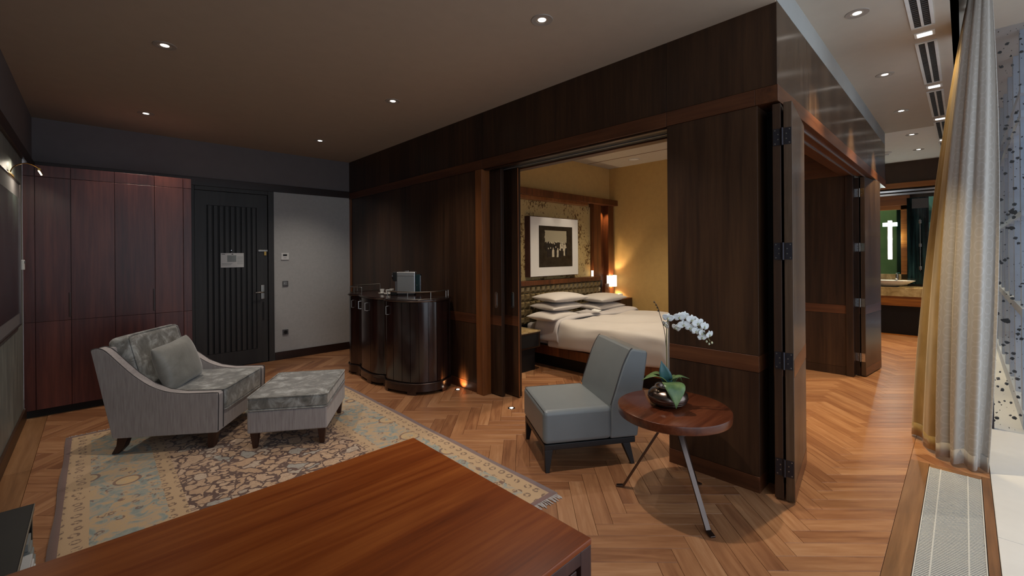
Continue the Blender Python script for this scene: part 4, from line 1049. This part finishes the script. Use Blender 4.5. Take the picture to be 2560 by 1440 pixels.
# ---- bedside
ns = thing('nightstand', 'dark bedside table with a pale stone top at the left of the bed', 'nightstand', (3.96, 4.08, 0))
bx('top', 'marble', ns, -.22, .22, -.25, .16, .50, .52, .003); bx('body', 'walnut', ns, -.22, .22, -.24, .16, .30, .50, .003); bx('recess', 'black', ns, -.19, .19, -.243, -.235, .32, .48); bx('base', 'black', ns, -.18, .18, -.18, .16, 0, .30)
def bedlamp(name, label, x, y, z, r, h, e, mat):
    t = thing(name, label, 'lamp', (x, y, z))
    MB().lathe([(r, 0), (r*1.0, h), (r*.985, h), (r*.985, 0)], 32, cap=False).build('shade', mat, t, smooth=True)
    light('bulb', 'POINT', (0, 0, h*.45), e, (1, .74, .45), t, shadow_soft_size=.02)
    return t
bl = bedlamp('bedside_lamp', 'lit white drum wall lamp on a brass arm beside the bed', 6.43, 4.22, .945, .085, .19, 22, 'shade')
MB().tube([(0, 0, .10), (0, 0, -.02), (-.05, .06, -.02), (-.16, .02, -.02), (-.19, .03, -.02)], .008, 8).build('swing_arm', 'brass', bl, smooth=True)
bx('wall_bracket', 'headwood', bl, -.20, -.06, .0, .04, -.10, .05, .004)
n2 = thing('nightstand', 'dark bedside table at the right of the bed under the lamp', 'nightstand', (6.40, 4.12, 0)); bx('body', 'walnut', n2, -.17, .19, -.2, .12, .3, .74, .003); bx('top', 'headwood', n2, -.17, .19, -.2, .12, .74, .76, .003)
tag(MB().lathe([(0, 0), (.045, 0), (.045, .06), (.035, .07), (0, .07)], 20, c=(0, 0, 0), cap=False).build('glass_dish', 'white', None, smooth=True), 'small white pot below the bedside lamp', 'pot').location = (6.42, 4.05, .76)
rl = bedlamp('reading_light', 'small glowing reading light at the edge of the flecked panel', 5.95, HB-.09, 1.13, .018, .10, .5, 'lamp_small')
MB().lathe([(0, 0), (.022, 0), (.02, .006), (0, .006)], 14, cap=False).build('base', 'brass', rl)
sp = thing('ceiling_speaker', 'round white ceiling speaker grille in the bedroom', 'speaker', (6.2, 3.64, 3.01)); MB().lathe([(0, -.004), (.085, -.004), (.095, 0), (0, 0.001)], 28, cap=False).build('grille', 'white', sp, smooth=True)
MB().lathe([(.084, -.0045), (.0845, -.006), (.09, -.005), (.09, -.003)], 28, cap=False).build('rim', 'grey_plastic', sp, smooth=True)
for lab, x, y, e in (('unseen ceiling downlight added above the foot of the bed', 5.1, 2.2, 1.0), ('unseen ceiling downlight added above the pillows', 5.2, 3.3, 1.0), ('unseen ceiling downlight added near the sliding doors', 3.75, 3.3, .8)):  # unseen downlights added to brighten the bedroom
    downlight(lab, x, y, 3.01, SPOT_BED*e, (1, .84, .62), 'added bedroom downlights')

# ================================================================== BATHROOM END
vn = thing('vanity', 'marble topped washstand with timber apron under the mirror', 'vanity', (10.4, .46, 0))
bx('counter', 'marble', vn, 0, .6, 0, 1.5, .70, .86, .004); bx('apron', 'vanity', vn, .01, .6, 0, 1.5, .53, .70, .003); bx('base', 'black', vn, .12, .6, 0, 1.5, 0, .53); bx('toe_strip', 'vanity', vn, .0, .12, 0, 1.5, -.0, .006)
bs = thing('wash_basin', 'shallow white oval wash basin on the marble counter', 'basin', (10.62, 1.02, .862))
def bas(prof, sx, sy): return [(0, 0)]
mb = MB(); mb.lathe([(0, .0), (.16, .0), (.30, .05), (.40, .105), (.41, .115), (.395, .115), (.28, .06), (.14, .02), (0, .02)], 40, cap=False)
mb.v = [(x*.55, y, z) for x, y, z in mb.v]; mb.build('bowl', 'ceramic', bs, smooth=True)
fc = thing('faucet', 'chrome basin mixer tap standing behind the wash basin', 'faucet', (10.86, .88, .862)); MB().tube([(0, 0, 0), (0, 0, .22)], .022, 12).build('body', 'chrome', fc, smooth=True); MB().tube([(0, 0, .15), (-.14, 0, .14)], .013, 10).build('spout', 'chrome', fc, smooth=True); bx('lever', 'chrome', fc, -.1, .03, -.012, .012, .225, .245, .004)
mr = thing('wall_mirror', 'green tinted bathroom mirror framed in warm timber', 'mirror', (10.985, 1.3, 1.08)); bx('glass', 'mirror', mr, -.01, 0, -.47, .6, 0, 1.22)
bx('frame', 'vanity', mr, -.02, .0, -.56, -.47, -.1, 1.3, .002); bx('frame', 'vanity', mr, -.02, 0, -.56, .6, 1.22, 1.3, .002); bx('frame', 'marble', mr, -.02, 0, -.56, .6, -.2, 0, .002)
mt = thing('mirror_light', 'bright vertical tube light with a cross bar on the mirror', 'light', (10.955, .985, 1.36)); bx('tube', 'lamp_tube', mt, -.012, .008, -.03, .03, 0, .74, .006); bx('cross_bar', 'lamp_tube', mt, -.012, .008, -.105, .105, .63, .70, .004); bx('back_plate', 'chrome', mt, .008, .014, -.04, .04, 0, .74)
light('glow', 'POINT', (-.06, 0, .4), 8, (.9, 1, .95), mt, shadow_soft_size=.01)
sh = thing('shower_door', 'dark glass shower door with a thin chrome rod beside the mirror', 'shower door', (10.9, .45, .9)); bx('glass', 'dark_glass', sh, 0, .012, 0, .29, 0, 1.6); MB().tube([(-.015, .11, .25), (-.015, .11, 1.2)], .006, 8).build('rod', 'chrome', sh, smooth=True)
for z in (.30, .72, 1.15): bx('clamp', 'chrome', sh, -.02, .0, .09, .13, z-.03, z+.03, .004)
bx('head_panel', 'grey_plastic', sh, -.01, .0, 0, .22, 1.4, 1.58)
bx('edge_panel', 'mirror', sh, 0, .012, -.20, -.005, 0, 1.6)

# ================================================================== CURTAIN
def curtain(name, label, mat, top, mid, bot, n, folds, amp, ztop, zmid, zbot, uvs):
    T, K, B = (spline([(x, y, 0) for x, y in q], 10) for q in (top, mid, bot))
    def samp(P, s):
        f = s*(len(P)-1); i = min(int(f), len(P)-2); t = f-i; p = P[i].lerp(P[i+1], t); d = (P[i+1]-P[i]).normalized(); return p, Vector((-d.y, d.x, 0))
    mb = MB(); nv = 48; uvl = []; tm = (ztop-zmid)/(ztop-zbot)
    def quad(a, b, c, t):       # parabola through the three stations
        l0 = (t-tm)*(t-1)/((0-tm)*(0-1)); l1 = t*(t-1)/(tm*(tm-1)); l2 = t*(t-tm)/(1-tm); return a*l0+b*l1+c*l2
    def fn(u, v):
        pt, nt = samp(T, u); pk, nk = samp(K, u); pb, nb = samp(B, u)
        p = quad(pt, pk, pb, v); nn = quad(nt, nk, nb, v).normalized(); a = amp[0]+(amp[1]-amp[0])*v
        ph = u*folds*2*PI+.5*math.sin(v*2.1)
        w_ = math.sin(ph)+.25*math.sin(2.3*ph+v*3)
        p = p+nn*(a*w_*(.9+.1*math.sin(v*5+u*7)))
        zb = zbot+.012*math.sin(ph+1)
        uvl.append((u*uvs[0], v*uvs[1])); return (p.x, p.y, ztop+(zb-ztop)*v)
    mb.grid(fn, n, nv)
    ox, oy = bot[len(bot)//2]; mb.v = [(x-ox, y-oy, z) for x, y, z in mb.v]
    t = thing(name, label, 'curtain', (ox, oy, 0))
    o = mb.build('drape', mat, t, smooth=True, fixn=False, solid=.004)
    uvm = o.data.uv_layers.new(name='UVMap')
    for lp in o.data.loops: uvm.data[lp.index].uv = uvl[lp.vertex_index]
    hem = [mb.v[nv*(n+1)+i] for i in range(n+1)]
    h = MB(); h.grid(lambda u, v: (hem[min(int(round(u*n)), n)][0]-.004, hem[min(int(round(u*n)), n)][1]+.001, hem[min(int(round(u*n)), n)][2]+.10*v+.001), n, 1)
    h.build('hem', mat, t, smooth=True, fixn=False, solid=.003)
    return t
curtain('satin_curtain', 'golden satin lining curtain gathered to the left of the patterned drape', 'gold', [(4.86, -.05), (4.78, -.03), (4.68, -.03), (4.56, -.04)], [(4.86, .13), (4.80, .155), (4.70, .13), (4.50, .08)], [(4.88, .27), (4.80, .29), (4.64, .235), (4.46, .15)], 60, 2.0, (.010, .018), 3.34, 1.9, .02, (10, 30))
curtain('patterned_curtain', 'silver drape with a woven ring pattern in front of the window', 'silver', [(4.53, -.028), (4.49, -.055), (4.47, -.10), (4.49, -.14)], [(4.52, .10), (4.43, .04), (4.40, -.06), (4.43, -.163)], [(4.46, .16), (4.36, .09), (4.31, -.01), (4.35, -.093)], 100, 3.6, (.006, .026), 3.34, 1.9, .02, (7, 37))
# ================================================================== OUTSIDE
fs = thing('facade_screen', 'blue-grey louvred facade screen outside the glazing', 'facade', (5.7, -1.6, -.05))
bx('sky_block_panel', 'screen', fs, -.1, 9, -.06, 0, 0, 3.6)  # backing added behind the slats to block the bright sky
x = 0
while x < 8.8:
    o = bx('slat', 'screen_slat', fs, -.07, .07, .0, .5, 0, 3.6); o.location.x = x+.1; x += .62
